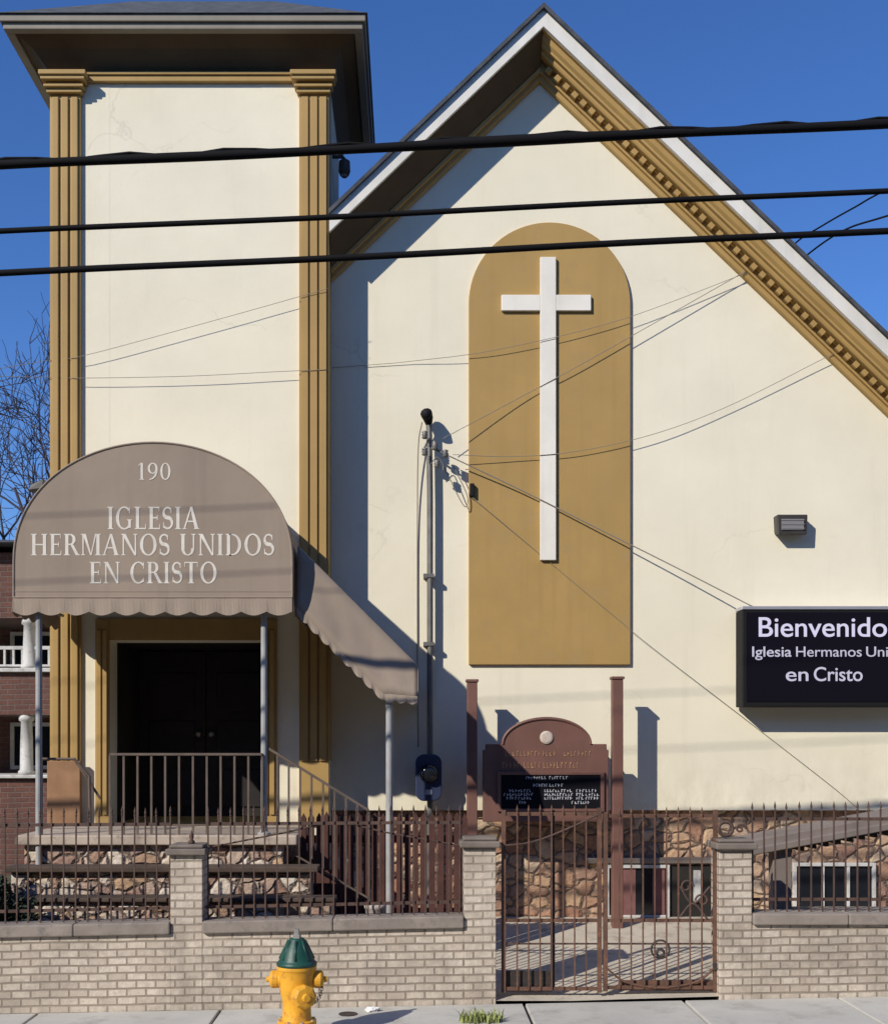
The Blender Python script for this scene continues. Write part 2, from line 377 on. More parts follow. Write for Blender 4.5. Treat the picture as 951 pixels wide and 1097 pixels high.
for s in (1,-1):
    mb=MB()
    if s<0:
        # plain soffit here; its dark brown puts the rake's shade into the colour
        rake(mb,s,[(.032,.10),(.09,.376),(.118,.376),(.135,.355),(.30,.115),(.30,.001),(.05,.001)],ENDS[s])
        cor=mb.build('shade_brown_soffit',M['soffit'],church)
        mb=MB(); rake(mb,s,[(.303,.002),(.303,.118),(.335,.115),(.335,.062),(.375,.058),(.385,.04),(.385,.002)],ENDS[s])
        mb.build('frieze',M['tan'],cor); continue
    rake(mb,s,[(.032,.10),(.10,.376),(.128,.376),(.128,.33),(.165,.31),(.185,.275),(.205,.27),(.205,.22),(.225,.215),(.24,.20),(.24,.001),(.05,.001)],ENDS[s])
    cor=mb.build('rake_cornice',M['tan'],church)
    mb=MB(); rake(mb,s,[(.243,.002),(.243,.085),(.315,.085),(.315,.002)],ENDS[s])
    u=.36
    L=abs(ENDS[s]-XA)/CT
    while u<L-.05:
        pts=[]
        for q in (.153,.087):
            for uu,pp in ((u,.248),(u+.062,.248),(u+.062,.306),(u,.306)):
                pts.append((XA+s*(uu*CT-pp*ST),YN-q,ZA-uu*ST-pp*CT))
        mb.add(pts,[(0,1,2,3),(7,6,5,4),(0,4,5,1),(1,5,6,2),(2,6,7,3),(3,7,4,0)])
        u+=.125
    mb.build('dentil_band',M['tan'],cor)
    mb=MB(); rake(mb,s,[(.318,.002),(.318,.10),(.335,.10),(.335,.062),(.375,.058),(.385,.04),(.385,.002)],ENDS[s])
    mb.build('frieze',M['tan'],cor)
# arched panel and cross
YPN=12.46; px0,px1=X_(502,YPN),X_(675,YPN); pr=(px1-px0)/2; pc=(px0+px1)/2; pb=Z_(712,YPN); ps=Z_(238,YPN)-pr
arch=[(px0,pb),(px1,pb)]+[(pc+pr*math.cos(a),ps+pr*math.sin(a)) for a in [math.pi*k/40 for k in range(41)]]
mb=MB(); mb.prism(arch,YPN,12.499); pan=mb.build('arched_panel',M['panel'],church,bevel=.006)
yc=12.42
cx0,cx1=X_(578.5,yc),X_(595.5,yc)
mb=MB(); mb.box(cx0,cx1,yc,12.459,Z_(600,yc),Z_(275,yc)); 
za,zb=Z_(332.5,yc),Z_(315.5,yc)
mb.box(X_(537,yc),cx0+.0005,yc+.002,12.457,za,zb); mb.box(cx1-.0005,X_(633,yc),yc+.002,12.457,za,zb)
mb.build('cross',M['cross'],pan,bevel=.006)
# tower
ZE=Z_(82,YT)                               # foot of the coved soffit on the wall
D0,D1=X_(118,YT),X_(280,YT); ZD=Z_(686,YT); ZP=Z_(895,10.6)
mb=MB(); xi0,xi1=TX0+.03,TX1
mb.box(xi0,D0,YT,YT+.3,.2,ZE+.2); mb.box(D1,xi1,YT,YT+.3,.2,ZE+.2); mb.box(D0+.0005,D1-.0005,YT+.001,YT+.3,ZD,ZE+.2)
mb.box(xi0,xi0+.3,YT+.301,TYB,.2,ZE+.2); mb.box(xi1-.3,xi1,YT+.301,TYB,.2,ZE+.2); mb.box(xi0+.301,xi1-.301,TYB-.3,TYB,.2,ZE+.2)
mb.build('tower_wall',M['stucco'],church)
# doorway
mb=MB(); yd=YT+1.2
mb.box(D0-.002,D0+.02,YT+.301,yd,ZP,ZD); mb.box(D1-.02,D1+.002,YT+.301,yd,ZP,ZD); mb.box(D0+.021,D1-.021,YT+.301,yd,ZD,ZD+.03)
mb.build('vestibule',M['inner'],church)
dm=(D0+D1)/2
for a,b in ((D0+.022,dm-.004),(dm+.004,D1-.022)):
    mb=MB(); mb.box(a,b,yd,yd+.05,ZP+.01,ZD-.02)
    for k in range(3): mb.box(a+.12,b-.12,yd-.018,yd-.001,ZP+.12+k*.55,ZP+.55+k*.55)
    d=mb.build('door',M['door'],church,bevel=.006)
    hx=b-.07 if b<dm+.001 else a+.07
    mb=MB(); mb.lathe([(.012,0),(.012,.04),(.03,.045),(.034,.07),(.02,.085)],(hx,yd-.001,ZP+.95),(0,-1,0),12); mb.build('door_knob',M['steel'],d,smooth=True)
for a,b in ((X_(103,YT),D0),(D1,X_(297,YT))):
    mb=MB(); w=b-a
    mb.box(a,b-.001,YT-.03,YT-.001,ZP,ZD+.22)
    for k in range(2): mb.box(a+w*(.14+.42*k),a+w*(.44+.42*k),YT-.05,YT-.031,ZP+.1,ZD+.1)
    mb.build('door_frame',M['tan'],church,bevel=.005)
mb=MB(); mb.box(D0+.001,D1-.001,YT-.028,YT-.001,ZD,ZD+.22); mb.build('door_lintel',M['tan'],church)
# pilasters
for a,b in ((TX0,X_(88,YT)),(X_(321,YT),TX1+.004)):
    w=b-a; zb_=Z_(815,YT); zt=Z_(104,YT)
    mb=MB(); mb.box(a,b,YT-.045,YT-.001,ZP,zt)
    for k in range(3):
        c=a+w*(.19+.31*k); mb.prism([(c-w*.115,zb_),(c+w*.115,zb_),(c+w*.115,zt-.03),(c-w*.115,zt-.03)],YT-.066,YT-.046)
    if b>TX1: mb.box(TX1+.0005,b-.0005,YT+.0005,YT+.345,zb_,ZE)
    pil=mb.build('pilaster',M['tan'],church,bevel=.012)
    mb=MB(); z=zt
    for dz,o in ((.045,.03),(.03,.06),(.03,.035),(.04,.09),(.05,.11)):
        mb.box(a-o*.75,b+o*.75,YT-.06-o,YT-.001,z+.001,z+dz); z+=dz
    mb.build('capital',M['tan'],pil,bevel=.008)
    if b>TX1: continue
    mb=MB(); mb.box(a-.005,b+.015,YT-.12,YT-.067,ZP,zb_)
    mb.build('pedestal',M['pedestal'],pil,bevel=.008)
# tower frieze strip, coved soffit, fascia, roof
mb=MB(); fx0,fx1=X_(88,YT)+.06,X_(321,YT)-.06
mb.box(fx0,fx1,YT-.05,YT-.001,ZE-.075,ZE-.015); mb.box(fx0,fx1,YT-.07,YT-.001,ZE-.0149,ZE+.015)
mb.build('tower_frieze',M['tan'],church,bevel=.006)
OV=.37; ex0,ex1,ey0,ey1=TX0-OV,TX1+OV,YT-OV,TYB+OV; ZB=Z_(31,ey0); ZU=Z_(19,ey0)
mb=MB()
i0=[(TX0,YT,ZE+.02),(TX1,YT,ZE+.02),(TX1,TYB,ZE+.02),(TX0,TYB,ZE+.02)]
e=.09
o0=[(ex0+e,ey0+e,ZB+.02),(ex1-e,ey0+e,ZB+.02),(ex1-e,ey1-e,ZB+.02),(ex0+e,ey1-e,ZB+.02)]
for k in range(4):
    k2=(k+1)%4; mid=[tuple(Vector(i0[j]).lerp(Vector(o0[j]),.5)+Vector((0,0,.05))) for j in (k,k2)]
    mb.quad(i0[k],i0[k2],mid[1],mid[0]); mb.quad(mid[0],mid[1],o0[k2],o0[k])
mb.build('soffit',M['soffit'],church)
mb=MB()
mb.box(ex0,ex1,ey0,ey0+.085,ZB,ZU); mb.box(ex0,ex1,ey1-.085,ey1,ZB,ZU)
mb.box(ex0,ex0+.085,ey0+.0855,ey1-.0855,ZB,ZU); mb.box(ex1-.085,ex1,ey0+.0855,ey1-.0855,ZB,ZU)
mb.box(ex0-.03,ex1+.03,ey0-.03,ey0-.001,ZU-.05,ZU+.02); mb.box(ex0-.03,ex0-.001,ey0,ey1,ZU-.05,ZU+.02); mb.box(ex1+.001,ex1+.03,ey0,ey1,ZU-.05,ZU+.02)
mb.build('eave',M['eave'],church,bevel=.008)
mb=MB(); a=.05; zt=ZU+.022; cxm,cym=(ex0+ex1)/2,(ey0+ey1)/2
b4=[(ex0-a,ey0-a,zt),(ex1+a,ey0-a,zt),(ex1+a,ey1+a,zt),(ex0-a,ey1+a,zt)]
r1,r2=(cxm-.8,cym,Z_(1.5,cym)),(cxm+.8,cym,Z_(1.5,cym))
mb.add(b4+[r1,r2],[(0,1,5,4),(1,2,5),(2,3,4,5),(3,0,4),(3,2,1,0)]); mb.build('tower_roof',M['shingle'],church)
# basement windows in the stone base
def window(name,p0,p1,y0,y1,mull,parent,Y=YN+.09,curt=None):
    x0,x1,z0,z1=X_(p0,Y),X_(p1,Y),Z_(y1,Y),Z_(y0,Y)
    mb=MB(); f=.036
    mb.box(x0,x0+f,Y-.05,Y-.002,z0,z1); mb.box(x1-f,x1,Y-.05,Y-.002,z0,z1); mb.box(x0+f,x1-f,Y-.05,Y-.002,z1-f,z1); mb.box(x0+f,x1-f,Y-.05,Y-.002,z0,z0+f*.6)
    for m_ in mull:
        xm=X_(m_,Y); mb.box(xm-.014,xm+.014,Y-.045,Y-.003,z0+f*.6,z1-f)
    w=mb.build(name,M['white'],parent,bevel=.004)
    mb=MB(); mb.box(x0+f,x1-f,Y-.02,Y-.004,z0+f*.6,z1-f); mb.build('pane',M['glass'],w)
    if curt:
        mb=MB()
        for a,b in curt: mb.box(X_(a,Y),X_(b,Y),Y-.026,Y-.021,z0+f*.6,z1-f)
        mb.build('curtain',M['curtain'],w)
    return w
window('basement_window',648,716,926,982,[],church,curt=((656,680),(698,711)))
window('basement_window',848,936,924,976,[880,907],church)
mb=MB(); mb.box(X_(628,YN),X_(768,YN),YN+.03,YN+.089,Z_(926,YN)+.005,Z_(919,YN)); mb.build('window_lintel',M['cap'],church,bevel=.01)
mb=MB(); Yv=YN+.085; mb.box(X_(718,Yv),X_(760,Yv),Yv-.01,Yv+.004,Z_(982,Yv),Z_(927,Yv)); v_=mb.build('vent_panel',M['inner'],church)
mb=MB(); mb.box(X_(742,Yv),X_(749,Yv),Yv-.05,Yv-.011,Z_(965,Yv),Z_(932,Yv)); mb.build('vent_trim',M['white'],v_)

# ------------------------------------------------------------------ raised porch and stairs
XPR=X_(318,10.6); XPL=X_(17,10.6)
stairs=thing('porch_stairs',(-2,11.3,.3),'raised stone porch with ledged front and stairs going down to the right','porch')
YB=YT-.142
mb=MB(); mb.box(XPL+.05,XPR-.13,10.68,YB,.05,ZP-.09); 
mb.box(XPL,X_(336,10.45)-.02,10.47,10.679,.05,Z_(934,10.47)); mb.box(XPL-.05,X_(357,10.3),10.28,10.469,.05,Z_(966,10.28))
mb.build('stone_base',M['stone_pale'],stairs,bevel=.015)
mb=MB(); mb.box(XPL,XPR,10.60,YB,ZP-.089,ZP); mb.build('slab',M['slab'],stairs,bevel=.012)
mb=MB(); mb.box(XPL-.03,X_(341,10.43),10.40,10.679,Z_(934,10.47)+.001,Z_(934,10.47)+.05); mb.build('ledge',M['ledge'],stairs,bevel=.01)
mb=MB(); mb.box(XPL-.08,X_(360,10.26),10.23,10.469,Z_(966,10.28)+.001,Z_(966,10.28)+.04); mb.build('ledge',M['ledge'],stairs,bevel=.01)
n=6; rise=(ZP-.36)/n; run=.2
for k in range(1,n):
    mb=MB(); x0=XPR+.004+run*(k-1); mb.box(x0,x0+run-.002,10.98,12.44,.1,ZP-rise*k); mb.build('step',M['slab'],stairs,bevel=.008)

t=thing('picket_fence',(X_(410,10.9),10.9,.3),'dense dark red wooden picket fence hiding the stairs behind the middle iron fence','fence')
M['red_wood']=paint('dark_red_wood',(.085,.034,.027),.85,.35,6,.4,streak=.5)
xa,xb=X_(322,10.9),X_(499,10.9); k=0; x=xa
while x<xb:
    w_=random.uniform(.052,.064); zt_=Z_(868,10.9)-.02+random.uniform(-.012,.012)+.0*k
    mb=MB(); yy=10.9+random.uniform(-.004,.004)
    mb.prism([(x,.2),(x+w_,.2),(x+w_,zt_-.05),(x+w_*.5,zt_),(x,zt_-.05)],yy,yy+.018); mb.build('picket',M['red_wood'],t)
    x+=w_+random.uniform(.014,.022); k+=1
for z in (.62,1.3):
    mb=MB(); mb.box(xa,xb,10.925,10.96,z,z+.07); mb.build('rail',M['red_wood'],t)

# railings
def railing(name,pts,spacing,label,parentloc,r=.009,low=None):
    """pts: top rail polyline; low(x,y): foot height"""
    t=thing(name,parentloc,label,'railing')
    mb=MB()
    for a,b in zip(pts[:-1],pts[1:]): mb.bar(a,b,.035,.022,up=(0,0,1))
    mb.build('handrail',M['rail'],t)
    mb=MB()
    for a,b in zip(pts[:-1],pts[1:]):
        a=Vector(a);b=Vector(b); mb.bar((a.x,a.y,low(a.x)+.09),(b.x,b.y,low(b.x)+.09),.022,.016,up=(0,0,1))
    mb.build('lower_rail',M['rail'],t)
    first=None
    for a,b in zip(pts[:-1],pts[1:]):
        a=Vector(a);b=Vector(b); n=max(1,int((b-a).length/spacing))
        for k in range(n+1):
            p=a.lerp(b,k/n); z0=low(p.x)
            mb=MB(); mb.bar((p.x,p.y,z0),(p.x,p.y,p.z-.01),2*r,2*r); mb.build('baluster',M['rail'],t)
    return t
zr=Z_(808,10.68)
railing('porch_railing',[(X_(118,10.68),10.68,zr),(X_(281,10.68),10.68,zr)],.125,'thin brown iron railing along the porch edge in front of the dark doorway',(X_(200,10.68),10.68,ZP),low=lambda x:ZP)
def zst(x): return max(.36,ZP-(x-XPR)*rise/run) if x>XPR else ZP
railing('stair_railing',[(X_(285,10.74),10.74,Z_(800,10.74)),(X_(395,10.74),10.74,Z_(868,10.74))],.115,'thin brown iron railing sloping down beside the stairs under the side awning',(X_(330,10.74),10.74,.9),low=lambda x:max(.45,zst(x)-.12))
t=thing('side_handrail',(X_(80,10.9),10.9,ZP),'short brown handrail with a bent end in front of the left pilaster foot','railing')
mb=MB(); mb.tube([W(44,813,10.75),W(80,813,10.75),W(96,832,10.75),W(97,880,10.75)],.014,6)
mb.tube([W(80,813,10.8),W(108,856,10.8)],.012,6); mb.tube([W(45,813,10.75),(X_(45,10.75),10.75,ZP)],.012,6)
mb.build('handrail',M['rail'],t)

# ------------------------------------------------------------------ awnings
YA=10.6; YAB=YT-.15
awn=thing('entrance_awning',(X_(165,YA),YA,Z_(640,YA)),'taupe barrel awning over the church door with white lettering and scalloped edge','awning')
ax0,ax1=X_(15,YA),X_(313,YA); ac=(ax0+ax1)/2; aw=(ax1-ax0)/2; zsp=Z_(602,YA); ztop=Z_(474,YA); zlow=Z_(640,YA); zval=Z_(659,YA)
NA=44
outl=[(ax0,zlow)]+[(ac-aw*math.cos(math.pi*k/NA),zsp+(ztop-zsp)*math.sin(math.pi*k/NA)**.93) for k in range(NA+1)]+[(ax1,zlow)]
mb=MB(); mb.prism(outl,YA,YA+.012); fp=mb.build('front_panel',M['awning'],awn)
mb=MB()
vs=[(x,y,z) for y in (YA+.013,YAB) for x,z in outl]; nn=len(outl)
mb.add(vs,[(i,i+1,i+1+nn,i+nn) for i in range(nn-1)])
cn=mb.build('canopy',M['awning'],awn); so=cn.modifiers.new('solid','SOLIDIFY'); so.thickness=.008; so.offset=-1
# piping along the arch
mb=MB(); mb.tube([(x,YA-.002,z) for x,z in outl],.009,6); mb.build('piping',M['awning'],awn)
def scallop(mb,p,q,z_top_a,z_top_b,drop_a,n,th=.008,nrm=(0,-1,0),dip=.035):
    """valance strip from p to q (x,y pairs), scalloped lower edge"""
    n2=n*8; top=[];bot=[]
    for k in range(n2+1):
        t=k/n2; x=p[0]+(q[0]-p[0])*t; y=p[1]+(q[1]-p[1])*t; z=z_top_a+(z_top_b-z_top_a)*t
        w=.006*math.sin(t*n*2*math.pi)+random.uniform(-.002,.002)
        top.append((x,y,z)); bot.append((x+nrm[0]*.012+w*abs(nrm[1])*0,y+nrm[1]*.012+w,z-drop_a-dip*abs(math.sin(math.pi*k/8))))
    o=top+bot; m=n2+1
    mb.add(o,[(i,i+1,i+1+m,i+m) for i in range(m-1)])
def solid(o,th=.006):
    s=o.modifiers.new('solid','SOLIDIFY'); s.thickness=th; s.offset=0
mb=MB(); scallop(mb,(ax0,YA-.004),(ax1,YA-.004),zlow+.004,zlow+.004,.135,11)
solid(mb.build('valance',M['awning'],awn))
for xx,nn_ in ((ax1+.004,1),(ax0-.004,-1)):
    mb=MB(); scallop(mb,(xx,YA),(xx,YAB),zlow+.004,zlow+.004,.135,6,nrm=(nn_,0,0)); solid(mb.build('side_valance',M['awning'],awn))
mb=MB(); zz=Z_(634,YA); mb.box(ax0+.01,ax1-.01,YA-.003,YA-.0005,zz,zz+.012); mb.build('seam',M['awning'],awn)
mb=MB(); mb.tube([(ax0,YA-.008,zlow+.0),(ax1,YA-.008,zlow+.0)],.007,6); mb.build('hem_bar',M['awning'],awn)
def post(px,top,bot,Y,parent):
    x=X_(px,Y); mb=MB(); mb.tube([(x,Y,bot),(x,Y,top)],.03,12); o=mb.build('post',M['post'],parent,smooth=False); 
    mb=MB(); mb.lathe([(.06,0),(.06,.015),(.036,.03),(.036,.06)],(x,Y,bot),n=12); mb.build('post_foot',M['post'],o); return o
post(283,zlow+.02,ZP,10.72,awn)
post(42,zlow+.02,.15,10.2+.45,awn)
mb=MB()
for x in (ax0+.03,ax1-.03): mb.bar((x,YA+.03,zlow-.01),(x,YAB,zlow-.01),.025)
mb.bar((ax0+.03,YA+.03,zlow-.01),(ax1-.03,YA+.03,zlow-.01),.025); mb.build('awning_frame',M['post'],awn)

# --- roman letters built stroke by stroke (cap height 1)
TK,TN,SE=.155,.062,.05
def rect(x0,z0,x1,z1): return [(x0,z0),(x1,z0),(x1,z1),(x0,z1)]
def serif(xc,z,w,up): 
    h=SE; return [(xc-w/2,z),(xc+w/2,z),(xc+w*.32,z+up*h),(xc-w*.32,z+up*h)]
def stem(x,w=TK,z0=0,z1=1,s0=True,s1=True):
    o=[rect(x,z0,x+w,z1)]
    if s0: o.append(serif(x+w/2,z0,w+.17,1))
    if s1: o.append(serif(x+w/2,z1,w+.17,-1))
    return o
def diag(x0,z0,x1,z1,w): return [[(x0,z0),(x0+w,z0),(x1+w,z1),(x1,z1)]]
def arc(cx,cz,rx,rz,a0,a1,tk=TK,tn=TN,n=22):
    out=[];pr=None
    for k in range(n+1):
        a=R(a0+(a1-a0)*k/n); w=tn+(tk-tn)*abs(math.cos(a))**1.6
        p=((cx+rx*math.cos(a),cz+rz*math.sin(a)),(cx+(rx-w)*math.cos(a),cz+(rz-w)*math.sin(a)))
        if pr: out.append([pr[0],p[0],p[1],pr[1]])
        pr=p
    return out
def path(pts,ws):
    out=[];n=len(pts); pr=None
    for i in range(n):
        a=pts[max(0,i-1)];b=pts[min(n-1,i+1)]; d=math.hypot(b[0]-a[0],b[1]-a[1]) or 1
        nx,nz=-(b[1]-a[1])/d,(b[0]-a[0])/d; w=ws[i]/2
        p=((pts[i][0]+nx*w,pts[i][1]+nz*w),(pts[i][0]-nx*w,pts[i][1]-nz*w))
        if pr: out.append([pr[0],p[0],p[1],pr[1]])
        pr=p
    return out
def g_S():
    pts=[];ws=[]
    for k in range(37):
        t=k/36
        if t<.5:
            a=R(35+ (270-35)*t*2); pts.append((.27+.19*math.cos(a),.74+.225*math.sin(a)))
        else:
            a=R(90-(90+145)*(t-.5)*2); pts.append((.27+.21*math.cos(a),.275+.24*math.sin(a)))
        ws.append(TN+(TK-TN)*math.exp(-((t-.5)/.17)**2)+ .02)
    return path(pts,ws)+[rect(.41,.72,.455,.95),rect(.06,.05,.105,.30)]
G={
'I':(.34,stem(.09)),
'L':(.60,stem(.09)+[rect(.24,0,.56,TN),[(.52,0),(.57,0),(.575,.24),(.545,.24)]]),
'E':(.62,stem(.09)+[rect(.24,0,.56,TN),rect(.24,1-TN,.54,1),rect(.24,.48,.46,.48+TN),[(.53,0),(.58,0),(.59,.23),(.56,.23)],[(.52,1),(.555,1),(.555,.79),(.53,.79)],rect(.44,.40,.475,.62)]),
'S':(.54,g_S()),
'A':(.80,diag(.03,0,.36,1,.075)+[[(.58,0),(.58+TK+.02,0),(.46,1),(.34,1)]]+[rect(.2,.32,.57,.32+TN),serif(.08,0,.22,1),serif(.66,0,.30,1)]),
'H':(.84,stem(.09)+stem(.60)+[rect(.24,.47,.60,.47+TN)]),
'R':(.76,stem(.09)+arc(.32,.74,.27,.26,-90,90)+[rect(.2,1-TN,.33,1),rect(.2,.48,.33,.48+TN),[(.34,.50),(.48,.50),(.76,0),(.60,0)],serif(.70,0,.22,1)]),
'M':(1.0,stem(.09,.07)+stem(.76,TK)+[[(.10,1),(.26,1),(.53,0),(.47,0)],[(.70,1),(.77,1),(.53,0),(.48,0)]]),
'N':(.84,stem(.10,.07)+stem(.68,.07,s0=False)+[[(.06,1),(.24,1),(.75,0),(.66,0)]]),
'O':(.86,arc(.43,.5,.40,.515,0,360,n=44)),
'C':(.76,arc(.43,.5,.40,.515,48,312,n=34)+[rect(.66,.68,.70,.98),rect(.665,.05,.70,.26)]),
'G':(.84,arc(.43,.5,.40,.515,48,322,n=34)+[rect(.66,.70,.70,.98)]+[rect(.62,.06,.62+.13,.44),serif(.685,.44,.27,-1)]),
'D':(.84,stem(.09)+arc(.34,.5,.44,.5,-90,90,n=26)+[rect(.2,0,.35,TN),rect(.2,1-TN,.35,1)]),
'U':(.82,stem(.09,TK,.3,1,s0=False)+stem(.64,.07,.3,1,s0=False)+arc(.40,.33,.31,.345,180,360,n=24)),
'T':(.72,stem(.285,s1=False)+[rect(.04,1-TN,.685,1),[(.03,1),(.06,1),(.08,.76),(.05,.76)],[(.665,1),(.695,1),(.675,.76),(.645,.76)]]),
'1':(.50,stem(.20,.13,s1=False)+[[(.08,.80),(.08,.86),(.20,1),(.24,.95)]]),
'9':(.62,arc(.30,.68,.27,.325,0,360,n=34,tk=.12)+path([(.51,.70),(.50,.45),(.43,.22),(.30,.08),(.12,.0)],[.12,.12,.10,.08,.05])),
'0':(.64,arc(.31,.5,.28,.51,0,360,n=40,tk=.125)),
' ':(.34,[]),
}
def lettering(text,x0,x1,z0,h,Y,parent,th=.0015):
    adv=sum(G[c][0]+.06 for c in text)-.06; sx=(x1-x0)/adv; x=0;k=0; mb=MB()
    for c in text:
        mb=MB()
        for pl in G[c][1]:
            k+=1; yy=Y-.0002*(k%7)
            mb.prism([(x0+(x+p)*sx,z0+q*h) for p,q in pl],yy-th,yy)
        if mb.v: mb.build('letter',M['letter'],parent)
        x+=G[c][0]+.06
for txt,a,b,y0,y1 in (('190',147,184,514,496),('IGLESIA',115,214,567,543),('HERMANOS UNIDOS',33,294,595,572),('EN CRISTO',96,233,625,602)):
    lettering(txt,X_(a,YA),X_(b,YA),Z_(y0,YA),Z_(y1,YA)-Z_(y0,YA),YA-.001,awn)

# side awning over the stairs
sa=thing('stair_awning',(X_(390,10.7),10.7,1.9),'taupe sloping side awning stepping down over the porch stairs on one grey post','awning')
YF_=10.7; YT_=10.79; YK=12.46
xs_=[X_(318,YF_),X_(411,YF_),X_(447,YF_)]
zb_=[Z_(650,YF_),Z_(743,YF_),Z_(746,YF_)]     # hem line
def zhem(x):
    if x<xs_[1]: return zb_[0]+(zb_[1]-zb_[0])*(x-xs_[0])/(xs_[1]-xs_[0])
    return zb_[1]+(zb_[2]-zb_[1])*(x-xs_[1])/(xs_[2]-xs_[1])
def ztop_(x):
    return Z_(586,YT_)+(Z_(714,YT_)-Z_(586,YT_))*(x-xs_[0])/(xs_[2]-xs_[0])
rows=[]; NS=28
for k in range(NS+1):
    x=xs_[0]+(xs_[2]-xs_[0])*k/NS; row=[]
    zl,zt_=zhem(x),ztop_(x)
    for j_ in range(7):
        q=j_/6; sag=.022*math.sin(math.pi*q)+.005*math.sin(x*19+q*5)*math.sin(math.pi*q)
        row.append((x,YF_+(YT_-YF_)*q+sag,zl+(zt_-zl)*q))
    row.append((x,YT_+.03,zt_+.016))
    for q in (.33,.66,1): row.append((x,YT_+.03+(YK-YT_-.03)*q,zt_+.016+.02*q-.02*math.sin(math.pi*q)))
    rows.append(row)
NR=len(rows[0])
mb=MB()
for k in range(NS):
    for j_ in range(NR-1): mb.quad(rows[k][j_],rows[k+1][j_],rows[k+1][j_+1],rows[k][j_+1])
c=mb.build('canopy',M['awning'],sa,smooth=True,merge=True); solid(c,.008)
mb=MB(); scallop(mb,(xs_[0],YF_-.004),(xs_[1],YF_-.004),zb_[0],zb_[1],.055,8,dip=.032); scallop(mb,(xs_[1],YF_-.004),(xs_[2],YF_-.004),zb_[1],zb_[2],.055,3,dip=.025)
solid(mb.build('valance',M['awning'],sa))
mb=MB(); zl,zt_=zhem(xs_[2]),ztop_(xs_[2]); xe_=xs_[2]+.004
mb.add([(xe_,YF_,zl-.06),(xe_,YK,zl-.02),(xe_,YK,zt_+.01),(xe_,YT_,zt_+.005)],[(0,1,2,3)]); solid(mb.build('end_panel',M['awning'],sa))
x=X_(417,YF_+.06)
mb=MB(); mb.tube([(x,YF_+.06,.28),(x,YF_+.06,zb_[1]-.03)],.032,12); po=mb.build('post',M['post'],sa)
mb=MB(); mb.lathe([(.06,0),(.06,.015),(.038,.03),(.038,.06)],(x,YF_+.06,.28),n=12); mb.build('post_foot',M['post'],po)
mb=MB()
pa,pb_=Vector(rows[0][7]),Vector(rows[NS][7]); mb.bar(pa+Vector((0,.04,-.05)),pb_+Vector((0,.04,-.05)),.022)
mb.bar((xs_[1],YF_+.06,zb_[1]-.01),(xs_[2]-.02,YF_+.06,zb_[2]-.01),.022)
mb.build('awning_frame',M['post'],sa)

# ------------------------------------------------------------------ street wall of grey brick, piers, coping
YW=9.6; TW=.2
wl=thing('brick_wall',(-1.5,YW,0),'long low grey brick street wall with two capped piers left of the gate','wall')
P1=(X_(183,YW),X_(217,YW)); P2=(X_(497,YW),X_(531,YW)); P3=(X_(770,YW),X_(805,YW))
XL=-7.5; XR=7.5
def coptop(x): return .803+.021*x
mb=MB()
mb.box(XL,P1[0],YW,YW+TW,-.3,.70,.021); mb.box(P1[1],P2[0],YW,YW+TW,-.3,.70,.021)
mb.build('wall',M['brick'],wl,bevel=.004)
for a,b in ((XL,P1[0]-.002),(P1[1]+.002,P2[0]-.002)):
    mb=MB(); 
    n=max(2,int((b-a)/.75)); 
    for k in range(n):
        mb.box(a+(b-a)*k/n+.0015,a+(b-a)*(k+1)/n-.0015,YW-.04,YW+TW+.04,.702,.803,.021)
    mb.build('coping',M['coping'],wl,bevel=.012)
def pier(P,ztop,parent,ring=False):
    xm=(P[0]+P[1])/2
    mb=MB(); mb.box(P[0],P[1],YW-.004,YW+TW+.06,-.3,ztop-.085); p=mb.build('pier',M['brick'],parent,bevel=.006)
    mb=MB(); mb.box(P[0]-.035,P[1]+.035,YW-.05,YW+TW+.095,ztop-.084,ztop-.03); mb.box(P[0]-.01,P[1]+.01,YW-.025,YW+TW+.07,ztop-.029,ztop)
    mb.build('cap',M['cap'],p,bevel=.012)
    return p
pr_=pier(P1,Z_(905,YW),wl); 
mb=MB(); mb.lathe([(.03,0),(.028,.02),(.014,.035),(.022,.06),(.012,.085),(.001,.11)],((P1[0]+P1[1])/2+.02,YW+.11,Z_(905,YW)),n=10); mb.build('finial',M['iron'],pr_,smooth=True)
pier(P2,Z_(897,YW),wl)
wr=thing('brick_wall',(4,YW,.1),'low grey brick street wall with one capped pier right of the gate','wall')
mb=MB(); mb.box(P3[1],XR,YW,YW+TW,-.3,.735); mb.build('wall',M['brick'],wr,bevel=.004)
mb=MB(); a,b=P3[1]+.002,XR
for k in range(6): mb.box(a+(b-a)*k/6+.0015,a+(b-a)*(k+1)/6-.0015,YW-.04,YW+TW+.04,.737,.832)
mb.build('coping',M['coping'],wr,bevel=.012)
p3=pier(P3,Z_(899,YW),wr)
mb=MB(); rc=W(777,888,YW+.03); mb.tube([rc+Vector((.058*math.cos(a),0,.058*math.sin(a))) for a in [2*math.pi*k/20 for k in range(20)]],.014,8,closed=True)
mb.tube([rc+Vector((.12+.045*math.cos(a)*(1-a/9),0,.0+.045*math.sin(a)*(1-a/9))) for a in [k*.35 for k in range(22)]],.009,6)
mb.build('ring_ornament',M['iron'],p3,smooth=True)

